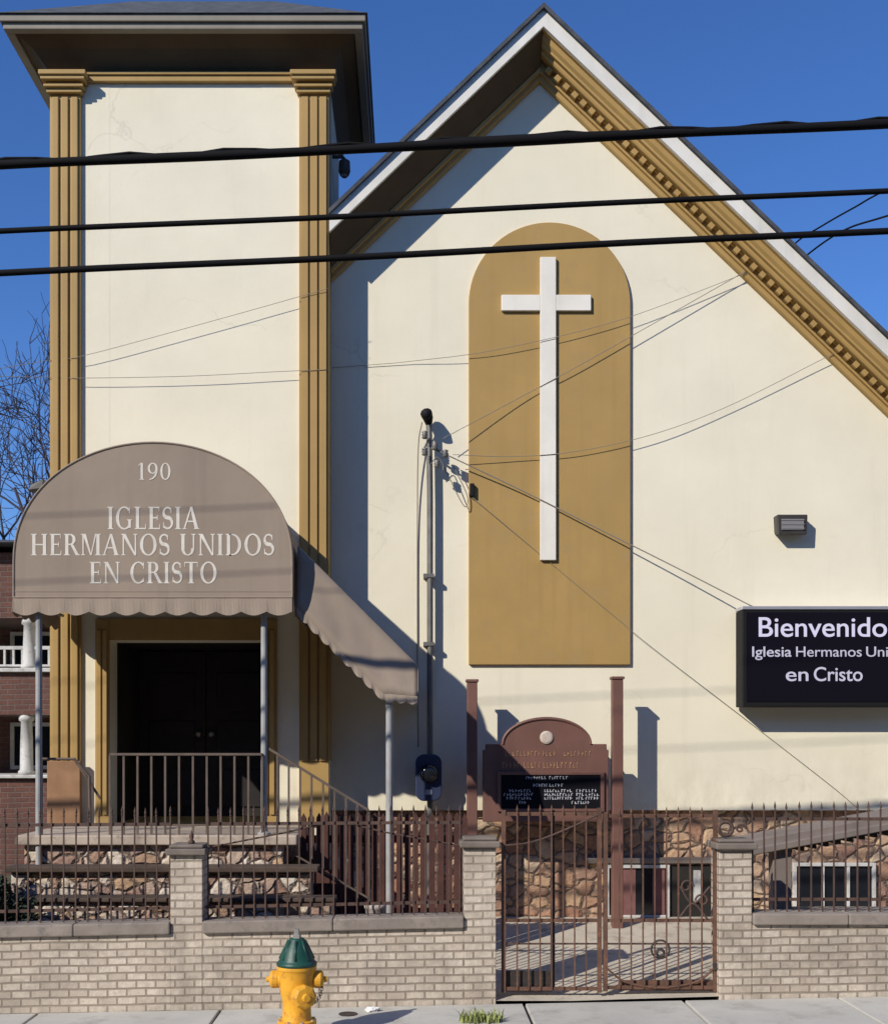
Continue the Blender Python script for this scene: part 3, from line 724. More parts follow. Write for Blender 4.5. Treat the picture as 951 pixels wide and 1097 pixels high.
# iron fence panels
def picket_mesh(h,w=.0115,mat='iron'):
    mb=MB(); mb.box(-w/2,w/2,-w/2,w/2,0,h-.07)
    mb.lathe([(w*.62,h-.085),(w*.95,h-.075),(w*.5,h-.066),(w*.9,h-.045),(w*.02,h)],n=6)
    me=bpy.data.meshes.new('picket'); me.from_pydata(mb.v,[],mb.f); me.materials.append(M[mat]); return me
def put(me,name,parent,loc):
    o=bpy.data.objects.new(name,me); COL.objects.link(o); o.parent=parent; o.location=Vector(loc)-parent.location; return o
def fence(a,b,label,base,spacing=.095,mat='iron',ztop=None,Y=YW+.1):
    t=thing('iron_fence',((a+b)/2,Y,base((a+b)/2)),label,'fence','iron fence panels on the street wall')
    zt=ztop or (lambda x:Z_(862,Y)+.006*x)
    mb=MB()
    for z in (lambda x:base(x)+.10, lambda x:zt(x)-.15, ):
        mb.bar((a+.01,Y-.0,z(a)),(b-.01,Y-.0,z(b)),.026,.012,up=(0,1,0))
    mb.build('rail',M[mat],t)
    n=int((b-a-.06)/spacing); me={}
    for k in range(n+1):
        x=a+.03+(b-a-.06)*k/n; jit=random.choice((0,0,.004,-.005))
        h=round(zt(x)-base(x)+jit,2)
        if h not in me: me[h]=picket_mesh(h,mat=mat)
        o=put(me[h],'picket',t,(x+random.uniform(-.004,.004),Y-.0145+.0,base(x))); o.rotation_euler=(R(random.uniform(-.4,.4)),R(random.uniform(-.5,.5)),0)
    return t
f1=fence(-6.4,P1[0],'rusty iron picket fence on the wall left of the finial pier',coptop)
f2=fence(P1[1],P2[0],'rusty iron picket fence on the wall between the two left piers',coptop)
mb=MB(); mb.tube(smooth_pts([W(223,908,9.715),W(300,893,9.715),W(360,882,9.715),W(420,893,9.715),W(493,906,9.715)]),.008,6); mb.build('curved_rail',M['iron'],f2)
f3=fence(P3[1],7.3,'rusty iron picket fence on the wall right of the ring topped pier',lambda x:.832,ztop=lambda x:Z_(858,9.7))
# gate
def gate_leaf(pa,pb,label,zb,ztp,thick=()):
    Y=9.69; a,b=X_(pa,Y),X_(pb,Y)
    t=thing('iron_gate',((a+b)/2,Y,zb),label,'gate','leaves of the iron double gate')
    mb=MB()
    mb.bar((a+.017,Y,zb),(a+.017,Y,ztp),.034,.034); mb.bar((b-.017,Y,zb),(b-.017,Y,ztp+.02),.034,.034)
    mb.bar((a+.034,Y,ztp-.03),(b-.034,Y,ztp-.03),.03,.014); mb.bar((a+.034,Y,Z_(986,Y)),(b-.034,Y,Z_(986,Y)),.028,.014)
    mb.bar((a+.034,Y,zb+.03),(b-.034,Y,zb+.03),.03,.014)
    mb.build('frame',M['iron_red'],t)
    mb=MB(); mb.bar((a+.034,Y,Z_(1011,Y)),(b-.034,Y,Z_(1011,Y)),.014,.010); mb.build('thin_rail',M['iron'],t)
    n=int((b-a-.07)/.105); me=picket_mesh(ztp-zb+.03,.0115,'iron_red')
    for k in range(1,n+1):
        put(me,'picket',t,(a+.034+(b-a-.068)*k/(n+1),Y-.013,zb+.02))
    for p in thick:
        mb=MB(); x=X_(p,Y); mb.bar((x,Y+.012,zb+.02),(x,Y+.012,ztp),.036,.02); mb.build('stile',M['iron_dark'],t)
    return t
zgl=Z_(1063,9.69)
g1=gate_leaf(537,644,'left leaf of the rusty iron gate, with the dark kick panel',zgl,Z_(868,9.69),(592,))
Y=9.68
mb=MB(); mb.tube(smooth_pts([W(540,906,Y),W(570,902,Y),W(605,889,Y),W(642,872,Y)]),.009,6); mb.build('curved_brace',M['iron'],g1)
mb=MB(); mb.box(X_(541,9.72),X_(590,9.72),9.715,9.725,Z_(1062,9.72),Z_(1040,9.72)); mb.build('kick_panel',M['iron_dark'],g1)
g2=gate_leaf(646,768,'right leaf of the rusty iron gate, with the round ring ornament',zgl+.01,Z_(870,9.69))
def ring(mb,c,r,w,n=24): mb.tube([c+Vector((r*math.cos(2*math.pi*k/n),0,r*math.sin(2*math.pi*k/n))) for k in range(n)],w,6,closed=True)
mb=MB(); c=W(707,1017,Y); ring(mb,c,.075,.009); ring(mb,c-Vector((0,0,.03)),.03,.012); mb.build('ring_ornament',M['iron_dark'],g2)
def scroll(mb,c,r,turn,s=1,w=.009):
    mb.tube([c+Vector((s*r*(1-.8*k/30)*math.cos(turn*k/30),0,r*(1-.8*k/30)*math.sin(turn*k/30))) for k in range(31)],w,6)
mb=MB()
scroll(mb,W(735,950,Y),.06,7); scroll(mb,W(752,965,Y),.06,7,-1); mb.tube(smooth_pts([W(728,982,Y),W(742,968,Y),W(757,984,Y)]),.009,6); mb.tube(smooth_pts([W(728,950,Y),W(742,968,Y),W(760,950,Y)]),.009,6)
mb.build('scroll',M['iron'],g2)
mb=MB(); mb.tube(smooth_pts([W(648,1036,Y),W(670,1052,Y),W(707,1058,Y),W(745,1052,Y),W(766,1036,Y)]),.010,6); mb.build('curved_rail',M['iron_red'],g2)
mb=MB(); mb.box(X_(662,9.72),X_(764,9.72),9.715,9.724,Z_(1061,9.72),Z_(1050,9.72)); mb.build('kick_panel',M['iron_red'],g2)
mb=MB(); p=W(766,1035,Y); mb.box(p.x-.02,p.x+.025,9.655,9.7,p.z-.03,p.z+.03); mb.build('hinge',M['iron_dark'],g2,bevel=.006)

# ------------------------------------------------------------------ letterboard sign on two posts
YS=12.1
sg=thing('church_sign',(X_(582,YS),YS,.37),'maroon arched letterboard sign between two tall maroon posts by the church wall','sign')
for a,b,top in ((500,511,731),(655,666.5,728)):
    mb=MB(); mb.box(X_(a,YS),X_(b,YS),YS-.05,YS+.06,.3,Z_(top,YS)); p=mb.build('post',M['sign_brown'],sg,bevel=.008)
    mb=MB(); mb.box(X_(a,YS)-.012,X_(b,YS)+.012,YS-.062,YS+.072,Z_(top,YS)+.001,Z_(top,YS)+.03); mb.build('post_cap',M['sign_brown'],p,bevel=.006)
bx0,bx1=X_(517,YS),X_(651,YS); bz=Z_(880,YS); zsh=Z_(797,YS); bc=X_(585,YS)
ar=(X_(634,YS)-X_(538,YS))/2; 
poly=[(bx0,bz),(bx1,bz),(bx1,zsh-.06),(X_(649,YS),zsh-.06),(X_(649,YS),zsh),(bc+ar,zsh)]
poly+=[(bc+ar*math.cos(math.pi*k/30),zsh+(Z_(768,YS)-zsh)*math.sin(math.pi*k/30)) for k in range(1,30)]
poly+=[(bc-ar,zsh),(X_(520,YS),zsh),(X_(520,YS),zsh-.06),(bx0,zsh-.06)]
mb=MB(); mb.prism(poly,YS-.04,YS+.05); bd=mb.build('board',M['sign_brown'],sg,bevel=.008)
mb=MB()
pl=[(bc+(ar-.01)*math.cos(math.pi*k/30),zsh+(Z_(770,YS)-zsh)*math.sin(math.pi*k/30)) for k in range(31)]
mb.tube([(x,YS-.045,z) for x,z in pl],.012,6); mb.build('arch_moulding',M['sign_brown'],bd)
mb=MB(); mb.box(X_(536,YS),X_(642,YS),YS-.058,YS-.041,Z_(866,YS),Z_(830,YS)); lb=mb.build('letterboard',M['black_panel'],bd,bevel=.003)
mb=MB(); 
for (a,b,c,d) in ((532,646,826.5,830),(532,646,866,869)): mb.box(X_(a,YS),X_(b,YS),YS-.068,YS-.041,Z_(d,YS),Z_(c,YS))
mb.box(X_(532,YS),X_(536,YS),YS-.066,YS-.041,Z_(866,YS),Z_(830,YS)); mb.box(X_(642,YS),X_(646,YS),YS-.066,YS-.041,Z_(866,YS),Z_(830,YS))
mb.build('panel_frame',M['sign_brown'],bd,bevel=.003)
def scribble(mb,a,b,yt,yb,Y,gaps=(),dens=4.2):
    """worn small lettering too far away to read: short strokes"""
    x=a; z0,z1=Z_(yb,Y),Z_(yt,Y); k=0
    while x<b:
        if any(g0<=x<=g1 for g0,g1 in gaps): x+=1; continue
        k+=1; w=random.uniform(.5,.9); xx=X_(x,Y); ww=w/F*Y; hh=z1-z0
        mb.box(xx,xx+ww,Y-.004,Y-.0002*(k%5)-.0005,z0,z0+hh*random.choice((1,1,.75)))
        zc=z0+hh*random.choice((0,.4,.78)); mb.box(xx+ww,xx+ww*2.6,Y-.0038,Y-.0002*(k%5)-.0006,zc,zc+hh*.22)
        x+=dens*random.uniform(.8,1.15)
def line(a,b,yt,yb,Y,mat,parent,dens=4.2):
    mb=MB(); scribble(mb,a,b,yt,yb,Y,(),dens); mb.build('lettering',M[mat],parent)
for a,b,y0,y1 in ((541,597,804.5,810),(604,632,804.5,810),(538,556,816.5,823),(561,618,816.5,823)): line(a,b,y0,y1,YS-.041,'gold',bd)
L_=YS-.0585
for a,b,y in ((563,584,831.5),(588,609,831.5),(571,601,839.5),(556,563,858),(612,630,858)): line(a,b,y,y+3.2,L_,'panel_letter',lb,3)
for y in (845.5,849.5,853.5):
    for a,b in ((538+y%3*3,552),(555,569),(577+y%2*4,612),(617,625),(627,639)): line(a,b,y,y+3,L_,'panel_letter',lb,3)
mb=MB(); mb.lathe([(.068,0),(.068,.012),(.05,.02),(.02,.022)],W(585,790,YS-.041),(0,-1,0),20); mb.build('emblem',M['emblem'],bd)

# ------------------------------------------------------------------ LED sign
YL=12.2
led=thing('led_sign',(X_(888,YL),YL,Z_(757,YL)),'black LED message board with glowing white text on the church wall','sign')
lx0,lx1=X_(795,YL),X_(982,YL); lz0,lz1=Z_(757,YL),Z_(653,YL)
mb=MB(); mb.box(lx0,lx1,YL,12.46,lz0,lz1); cb=mb.build('cabinet',M['cabinet'],led,bevel=.01)
mb=MB(); mb.box(lx0-.005,lx1+.005,YL-.012,12.46,lz1+.001,lz1+.035); mb.build('top_trim',M['silver'],cb,bevel=.004)
mb=MB(); mb.box(lx0+.04,lx1-.04,YL-.006,YL-.001,lz0+.05,lz1-.03); scn=mb.build('screen',M['screen'],led)
for x in (lx0+.3,lx1-.3):
    mb=MB(); mb.box(x-.03,x+.03,12.461,12.499,lz0+.1,lz1-.1); mb.build('bracket',M['cabinet'],led)
def text_mesh(txt,x0,x1,z0,h,Y,parent,mat,offset=.0):
    cu=bpy.data.curves.new('t','FONT'); cu.body=txt; cu.size=1; cu.offset=offset; cu.extrude=.01
    ob=bpy.data.objects.new('t',cu); COL.objects.link(ob); bpy.context.view_layer.update()
    me=bpy.data.meshes.new_from_object(ob.evaluated_get(bpy.context.evaluated_depsgraph_get()))
    bpy.data.objects.remove(ob)
    xs=[v.co.x for v in me.vertices]; w=max(xs)-min(xs); mx=min(xs)
    sc=h/.70
    off=parent.location+ (parent.parent.location if parent.parent else Vector((0,0,0)))
    for v in me.vertices:
        x=x0+(v.co.x-mx)/w*(x1-x0); z=z0+v.co.y*sc; y=Y-v.co.z*.3
        v.co=Vector((x,y,z))-off
    me.materials.clear(); me.materials.append(mat)
    o=bpy.data.objects.new('lettering',me); COL.objects.link(o); o.parent=parent; return o
for txt,a,b,y0,y1,mt_,of in (('Bienvenidos',812,961,682,661,'led',.006),('Iglesia',805,847,703.5,692.5,'led_dim',.006),('Hermanos',852,922,703.5,692.5,'led_dim',0),('Unidos',927,976,703.5,692.5,'led_dim',0),('en',841,865,729.5,714.5,'led_dim',.006),('Cristo',871,923,729.5,714.5,'led_dim',.006)):
    text_mesh(txt,X_(a,YL),X_(b,YL),Z_(y0,YL),Z_(y1,YL)-Z_(y0,YL),YL-.010,scn,M[mt_],of)

# ------------------------------------------------------------------ lamps on the walls
YQ=12.36
lp=thing('wall_lamp',(X_(849,YQ),YN,Z_(562,YQ)),'small dark box floodlight on the wall above the LED board','lamp')
x0,x1=X_(832,YQ),X_(865,YQ); z0,z1=Z_(573,YQ),Z_(551,YQ)
mb=MB(); mb.add([(x0,YQ+.0,z1),(x1,YQ,z1),(x1,YN-.001,z1),(x0,YN-.001,z1),(x0+.01,YQ-.0,z0),(x1-.01,YQ-.0,z0),(x1-.01,YN-.001,z0+.03),(x0+.01,YN-.001,z0+.03)],[(0,1,2,3),(7,6,5,4),(0,4,5,1),(1,5,6,2),(2,6,7,3),(3,7,4,0)])
h=mb.build('housing',M['lamp'],lp,bevel=.012)
mb=MB(); mb.box(x0+.045,x1-.045,YQ-.012,YQ-.001,z0+.05,z1-.05)
for k in range(3): mb.box(x0+.04,x1-.04,YQ-.018,YQ-.0125,z0+.06+k*.045,z0+.07+k*.045)
mb.build('lens',M['lens'],h,bevel=.004)
lp=thing('flood_lamp',W(45,522,12.4),'dark flood lamp jutting from the left side of the tower beside the awning','lamp')
p=W(42,522,12.4)
mb=MB(); mb.add([(p.x-.09,p.y-.08,p.z-.05),(p.x+.07,p.y-.08,p.z-.03),(p.x+.07,p.y+.1,p.z-.03),(p.x-.09,p.y+.1,p.z-.05),(p.x-.07,p.y-.06,p.z+.02),(p.x+.07,p.y-.06,p.z+.08),(p.x+.07,p.y+.08,p.z+.08),(p.x-.07,p.y+.08,p.z+.02)],[(0,3,2,1),(4,5,6,7),(0,1,5,4),(1,2,6,5),(2,3,7,6),(3,0,4,7)]); mb.build('housing',M['lamp'],lp,bevel=.01)
mb=MB(); mb.bar((p.x+.06,p.y,p.z+.02),(TX0+.04,p.y,p.z+.02),.03); mb.build('bracket',M['lamp'],lp)
lp=thing('security_lamp',W(368,180,12.7),'small dark security lamp under the right eave of the tower','lamp')
p=W(369,178,12.7)
mb=MB(); mb.tube([(TX1,p.y,p.z+.1),(p.x-.02,p.y,p.z+.1),(p.x+.01,p.y,p.z+.06)],.02,8); mb.build('bracket',M['lamp'],lp)
mb=MB(); mb.lathe([(.03,.07),(.06,.05),(.065,-.06),(.05,-.1)],p,n=12); b_=mb.build('housing',M['lamp'],lp)
mb=MB(); mb.lathe([(.045,-.101),(.03,-.12)],p,n=12); mb.build('lens',M['lens'],b_)

# ------------------------------------------------------------------ service mast, meter, wires
YM=12.40; xm=X_(460.5,YM)
ms=thing('service_mast',(xm,YM,.37),'thin grey conduit service mast with black weatherhead standing against the cream wall','mast')
mb=MB(); mb.tube([(xm,YM,.33),(xm,YM,Z_(530,YM)),(xm-.01,YM,Z_(452,YM))],.032,12); pl=mb.build('pipe',M['mast'],ms)
mb=MB(); q=Vector((xm-.01,YM,Z_(455,YM))); mb.tube([q,q+Vector((-.01,-.01,.06)),q+Vector((-.03,-.04,.11)),q+Vector((-.03,-.10,.09)),q+Vector((-.02,-.12,.04))],[.035,.055,.065,.06,.045],10); mb.build('weatherhead',M['cabinet'],pl,smooth=True)
mb=MB()
for (x,y) in ((455,466),(466,478),(477,486),(455,484),(468,497)):
    c=W(x,y,YM-.12); mb.lathe([(.02,-.04),(.035,-.03),(.022,-.012),(.036,0),(.022,.014),(.034,.03),(.018,.04)],c,n=10)
mb.bar(W(462,480,YM-.06),W(480,488,YM-.14),.02); mb.bar(W(460,470,YM-.06),W(453,482,YM-.14),.02)
mb.build('insulator',M['mast'],pl,smooth=True)
for y in (617,690):
    mb=MB(); mb.box(xm-.07,xm+.045,YM-.04,YN-.001,Z_(y+2,YM),Z_(y-2,YM))
    mb.build('strap',M['mast'],pl)
def wire(pts,r,label,mat='wire',name='service_wire',group='service wires round the mast',k=10,n=6):
    mb=MB(); mb.tube(smooth_pts(pts,k),r,n); o=mb.build(name,M[mat],smooth=True); tag(o,label,'wire',group); return o
Yw=12.412
wire([W(461,497,12.33),W(469,490,12.33),W(478,505,12.36),W(492,534,12.40),W(499,543,12.41),W(500,530,12.42),W(486,500,12.38)],.005,'loop of slack grey wire drooping from the mast top','wire','drip_loop',None)
wire([W(452,452,12.36),W(448,480,12.42),W(447,560,12.48),W(447,700,12.485),W(448,800,12.485)],.007,'thin grey wire running down the wall left of the mast','wire','drop_wire',None)
wire([W(474,470,12.33),W(560,424,Yw),W(630,386,Yw),W(787,297,12.43),W(798,290,12.42)],.004,'grey wire rising from the mast across the cross to the gable trim')
wire([W(797,292,12.42),W(787,297,12.43),W(660,344,Yw),W(530,375,Yw),W(440,387,12.47),W(395,391,12.48),W(356,394,12.49)],.003,'long thin wire sagging from the gable trim leftwards to the tower corner')
wire([W(350,396,12.08),W(300,398,12.07),W(200,403,12.07),W(90,405,12.07),W(40,404,12.07),W(-200,398,11.6)],.003,'nearly level thin wire crossing the middle of the tower face above the awning')
wire([W(351,309,12.06),W(320,318,12.07),W(220,346,12.07),W(90,381,12.07),W(40,388,12.07),W(-200,430,11.5)],.0028,'fine wire crossing the tower face just below the lowest black cable')
wire([W(485,487,12.36),W(550,489,Yw),W(620,483,Yw),W(700,465,12.42),W(780,435,12.44),W(880,385,12.43),W(892,379,12.42)],.0035,'grey wire sagging from the mast across the panel to the right gable trim')
wire([W(480,488,12.36),W(560,526,Yw),W(640,566,12.40),W(720,606,12.36),W(808,651,12.30)],.0065,'thick brown wire running down from the mast to the LED board','wire')
wire([W(506,533,12.43),W(600,612,12.452),W(660,662,12.452),W(700,695,12.47),W(800,772,12.485),W(890,842,12.485),W(919,867,12.49)],.003,'thin wire slanting down the wall from the small black box below the LED board')
mb=MB(); c=W(505.5,525,12.43); mb.box(c.x-.025,c.x+.025,c.y-.02,12.459,c.z-.07,c.z+.07); tag(mb.build('junction_box',M['cabinet'],bevel=.01),'small black junction box on the left edge of the tan arched panel','box')
for pts,l in (([W(845,292,13.9),W(868,270,13.4),W(905,246,12.4),W(960,228,11.0),W(1200,150,8)],'thin wire in the sky between the lower two cables at right'),([W(820,300,15),W(850,262,14.5),W(880,242,14),W(915,222,13.5),W(960,198,13),W(1150,110,12)],'thin wire in the sky crossing the middle black cable at right')):
    wire(pts,.010,l,'cable')
mt=thing('electric_meter',(xm,12.3,Z_(833,12.3)),'dark blue round cornered electric meter on the mast foot','meter')
mb=MB(); x0,x1,z0,z1=X_(445,12.3),X_(473,12.3),Z_(858,12.3),Z_(808,12.3); rr=.09
pl=[]
for cxx,czz,a0 in ((x1-rr,z1-rr,0),(x0+rr,z1-rr,90),(x0+rr,z0+rr,180),(x1-rr,z0+rr,270)):
    pl+=[(cxx+rr*math.cos(R(a0+k*15)),czz+rr*math.sin(R(a0+k*15))) for k in range(7)]
mb.prism(pl,12.25,12.36); bx=mb.build('box',M['meter'],mt,bevel=.012)
mb=MB(); c=Vector(((x0+x1)/2,12.249,z0+.29)); mb.lathe([(.10,0),(.10,.03),(.085,.07),(.05,.09)],c,(0,-1,0),24); mb.build('dial_glass',M['glass'],bx,smooth=True)
mb=MB(); mb.box(c.x-.035,c.x+.035,12.243,12.249,z0+.07,z0+.12); mb.build('plate',M['silver'],bx)

# street cables overhead
def cable(z440,slope,Y,r,label,lump=0,group='black street cables in front of the church'):
    mb=MB(); pts=[];rs=[]
    n=240
    for k in range(n+1):
        x=-24+48*k/n; pts.append((x,Y,z440+slope*x+.00018*x*x+.004*math.sin(x*1.7+z440)))
        rs.append(r*(1+lump*math.sin(x*2.3)*math.sin(x*.7+1)))
    mb.tube(pts,rs,8)
    if lump:
        mb.tube([(x,Y+.02*math.cos(x*9),z+r*.85+.012*math.sin(x*9)) for x,_,z in pts],.010,6)
    o=mb.build('power_cable',M['cable'],smooth=True); tag(o,label,'cable',group)
cable(Z_(156.5,7.5),.0475,7.5,.031,'topmost and thickest black cable, wrapped, crossing the gable tip',.18)
cable(Z_(228,7.5),.0465,7.5,.0185,'middle and thinnest of the three black street cables')
cable(Z_(272,7.5),.0485,7.5,.022,'lowest of the three black street cables crossing the panel top')

cable(7.35,.047,6.9,.006,'bare primary cable high above the street, lower of two above the picture')
cable(7.95,.047,6.9,.006,'bare primary cable high above the street, upper of two above the picture')
# ------------------------------------------------------------------ basement shelter right of the gate
YH0,YH1=10.35,10.85
sh=thing('basement_shelter',(X_(870,YH0),YH0,.3),'taupe slanted roof over the basement entry behind the right fence','shelter')
a=W(800,912,YH0); b=W(1010,873,YH0)
mb=MB(); th=.07
vs=[]
for (p,y) in ((a,YH0),(b,YH0),(b,YH1),(a,YH1)): vs.append((p.x,y,p.z+.02))
vs+= [(x,y,z+th) for x,y,z in vs]
mb.add(vs,[(0,3,2,1),(4,5,6,7),(0,1,5,4),(1,2,6,5),(2,3,7,6),(3,0,4,7)]); mb.build('roof',M['shelter'],sh,bevel=.01)
mb=MB(); mb.bar(a+Vector((0,-.02,.0)),b+Vector((0,-.02,0)),.06,.17,up=(0,1,0)); mb.build('edge_beam',M['shelter'],sh,bevel=.008)
mb=MB(); 
d=b-a
for k in range(14):
    p=a+d*(.16+k*.062); mb.box(p.x-.02,p.x+.02,YH0+.02,YH1-.02,p.z-.09,p.z+.01)
mb.build('rafter',M['iron_dark'],sh)
mb=MB(); mb.box(X_(827,YH0),X_(847,YH0),YH0-.02,YH0+.12,.2,Z_(903,YH0)-.0); mb.build('post',M['shelter'],sh,bevel=.008)
mb=MB(); mb.box(X_(829,YH0),b.x,YH0-.03,YH0+.13,Z_(982,YH0),Z_(973,YH0)); mb.build('sill',M['shelter'],sh,bevel=.008)

# ------------------------------------------------------------------ fire hydrant
hx,hy=X_(318,8.6),8.6; hz=zs(hx)
hy_=thing('fire_hydrant',(hx,hy,hz),'yellow fire hydrant with green bonnet on the sidewalk','hydrant')
s=F/hy
H=Z_(1034,hy)-hz                                     # height of barrel top (under the bonnet)
mb=MB(); mb.lathe([(.15,0),(.15,.025),(.115,.03),(.112,.10),(.145,.105),(.145,.135),(.108,.14),(.104,H-.30),(.108,H-.26),(.120,H-.20),(.135,H-.10),(.142,H-.03),(.147,H-.028),(.147,H)],(hx,hy,hz),n=32)
br=mb.build('barrel',M['hyd_yellow'],hy_,smooth=False,bevel=.004)
for p_ in br.data.polygons: p_.use_smooth=len(p_.vertices)==4
mb=MB()
for k in range(8):
    a=2*math.pi*(k+.5)/8; mb.lathe([(.012,0),(.012,.05)],(hx+.13*math.cos(a),hy+.13*math.sin(a),hz+.095),n=6)
mb.build('bolt',M['steel'],br)
mb=MB(); mb.lathe([(.148,H+.001),(.150,H+.02),(.138,H+.03),(.128,H+.045),(.118,H+.08),(.098,H+.125),(.072,H+.165),(.058,H+.19),(.052,H+.20)],(hx,hy,hz),n=32)
for k in range(8):
    a=2*math.pi*k/8; c,s_=math.cos(a),math.sin(a)
    mb.bar((hx+.125*c,hy+.125*s_,hz+H+.05),(hx+.06*c,hy+.06*s_,hz+H+.185),.016,.02,up=(0,0,1))
bo=mb.build('bonnet',M['hyd_green'],hy_,smooth=True)
mb=MB(); mb.lathe([(.035,H+.201),(.033,H+.225),(.022,H+.228),(.020,H+.268)],(hx,hy,hz),n=5); mb.build('operating_nut',M['steel'],bo)
zn=Z_(1049,hy)-hz
for dx,dy,r in ((-1,0,.055),(1,0,.055),(.42,-.9,.075)):
    zz=zn if dy==0 else zn-.10
    d=Vector((dx,dy,0)).normalized(); c=Vector((hx,hy,hz+zz))
    L1=.165 if dy==0 else .175
    mb=MB(); mb.lathe([(r*1.05,.06),(r*1.0,.11),(r*1.12,.115),(r*1.12,.135)],c,d,20); nz=mb.build('nozzle',M['hyd_yellow'],hy_,smooth=True)
    mb=MB(); mb.lathe([(r*1.18,.136),(r*1.2,.18),(r*.95,.195),(r*.4,.20),(r*.38,.225)],c,d,8 if dy else 20); mb.build('cap',M['hyd_yellow'],nz,bevel=.004)
mb=MB(); pts=smooth_pts([(hx+.19,hy-.03,hz+zn-.05),(hx+.175,hy-.06,hz+zn-.11),(hx+.14,hy-.07,hz+zn-.15),(hx+.112,hy-.07,hz+zn-.15)],8)
for i,p in enumerate(pts[::2]):
    p=Vector(p); mb.tube([p+Vector((.013*math.cos(a)*(1 if i%2 else .3),.013*math.cos(a)*(.3 if i%2 else 1),.014*math.sin(a))) for a in [2*math.pi*k/8 for k in range(8)]],.0025,5,closed=True)
mb.build('chain',M['iron_dark'],hy_)

# small things on the pavement
c=W(373,1091,9.35); mb=MB(); mb.lathe([(.075,0),(.075,.006),(.06,.007),(.055,.004),(.01,.005)],(c.x,9.33,zs(c.x)+.001),n=24); tag(mb.build('valve_cover',M['iron_dark']),'small dark round valve cover in the sidewalk beside the hydrant','cover')
def crumple(name,x,y,z,r,label,mat):
    bm=bmesh.new(); bmesh.ops.create_icosphere(bm,subdivisions=3,radius=r)
    for v in bm.verts:
        k=random.uniform(.6,1.15); v.co=Vector((v.co.x*k*1.3,v.co.y*k,max(-r*.35,v.co.z*k*.6)))
    me=bpy.data.meshes.new(name); bm.to_mesh(me); bm.free(); me.materials.append(M[mat]); o=bpy.data.objects.new(name,me); COL.objects.link(o); o.location=(x,y,z+r*.3); tag(o,label,'litter'); return o
c=W(399,1089,9.45); crumple('paper_scrap',c.x,9.42,zs(c.x),.045,'crumpled white paper scrap lying on the sidewalk beside the wall','litter')


# weeds at the kerb side of the pavement
def blades(name,x,y,z,n,rad,h,label,cat,mat='grass'):
    mb=MB()
    for _ in range(n):
        a=random.uniform(0,6.283); d=rad*math.sqrt(random.random()); bx,by=x+d*math.cos(a),y+d*.6*math.sin(a)
        hh=h*random.uniform(.45,1); l=random.uniform(.2,.9)*hh; a2=random.uniform(0,6.283); w=random.uniform(.004,.009)
        p0=Vector((bx,by,z)); p1=p0+Vector((l*.35*math.cos(a2),l*.35*math.sin(a2),hh*.6)); p2=p0+Vector((l*math.cos(a2),l*math.sin(a2),hh))
        s_=Vector((-math.sin(a2),math.cos(a2),0))*w
        mb.add([p0-s_,p0+s_,p1+s_*.9,p1-s_*.9,p2],[(0,1,2,3),(3,2,4)])
    o=mb.build(name,M[mat]); tag(o,label,cat); return o
c=W(515,1097,9.05); blades('weed_tuft',c.x,9.0,zs(c.x),150,.17,.11,'yellow green weed tuft growing from the sidewalk in front of the gate pier','weed')
c=W(340,960,10.05); blades('dry_plant',c.x,10.05,.12,150,.2,.62,'dry brown plant at the right end of the stone ledges','plant','twig')
c=W(402,975,10.0); mb=MB(); mb.lathe([(.055,0),(.075,.10),(.085,.19),(.095,.20),(.095,.23),(.075,.235),(.06,.20)],(c.x,10.0,.62),n=16); o=mb.build('flower_pot',M['pot'],smooth=True); tag(o,'small pale stone flower pot on a block behind the middle fence','pot')
mb=MB(); mb.box(c.x-.14,c.x+.14,9.9,10.2,.08,.619); tag(mb.build('stone_block',M['cap'],bevel=.02),'weathered stone block carrying the pale flower pot behind the fence','block')

# dark shrub at the left end behind the fence
def shrub(name,c,rx,ry,rz,n,label,cat):
    t=thing(name,c,label,cat); mb=MB(); st=MB()
    cl=[(Vector((random.uniform(-.7,.7)*rx,random.uniform(-.7,.7)*ry,random.uniform(.2,1.5)*rz)),random.uniform(.25,.5)) for _ in range(16)]
    for cc,_ in cl: st.tube([Vector(c),Vector(c)+cc*.6+Vector((0,0,.02)),Vector(c)+cc],[.016,.01,.004],5)
    for _ in range(n):
        cc,r=random.choice(cl); d=Vector((random.gauss(0,1),random.gauss(0,1),random.gauss(0,1))).normalized()*r*random.random()**.5*.9
        p=Vector(c)+cc+Vector((d.x*rx,d.y*ry,d.z*rz)); a=Vector((random.gauss(0,1),random.gauss(0,1),random.gauss(0,1))).normalized(); b=a.orthogonal().normalized(); l=random.uniform(.02,.045)
        mb.add([p-a*l,p+b*l*.5,p+a*l,p-b*l*.5],[(0,1,2,3)])
    mb.build('foliage',M['leaf'],t); st.build('stem',M['bark'],t); return t
shrub('dark_shrub',(X_(-6,10.0),10.05,.15),.36,.2,.62,3200,'dark evergreen shrub at the left end of the porch behind the fence','shrub')

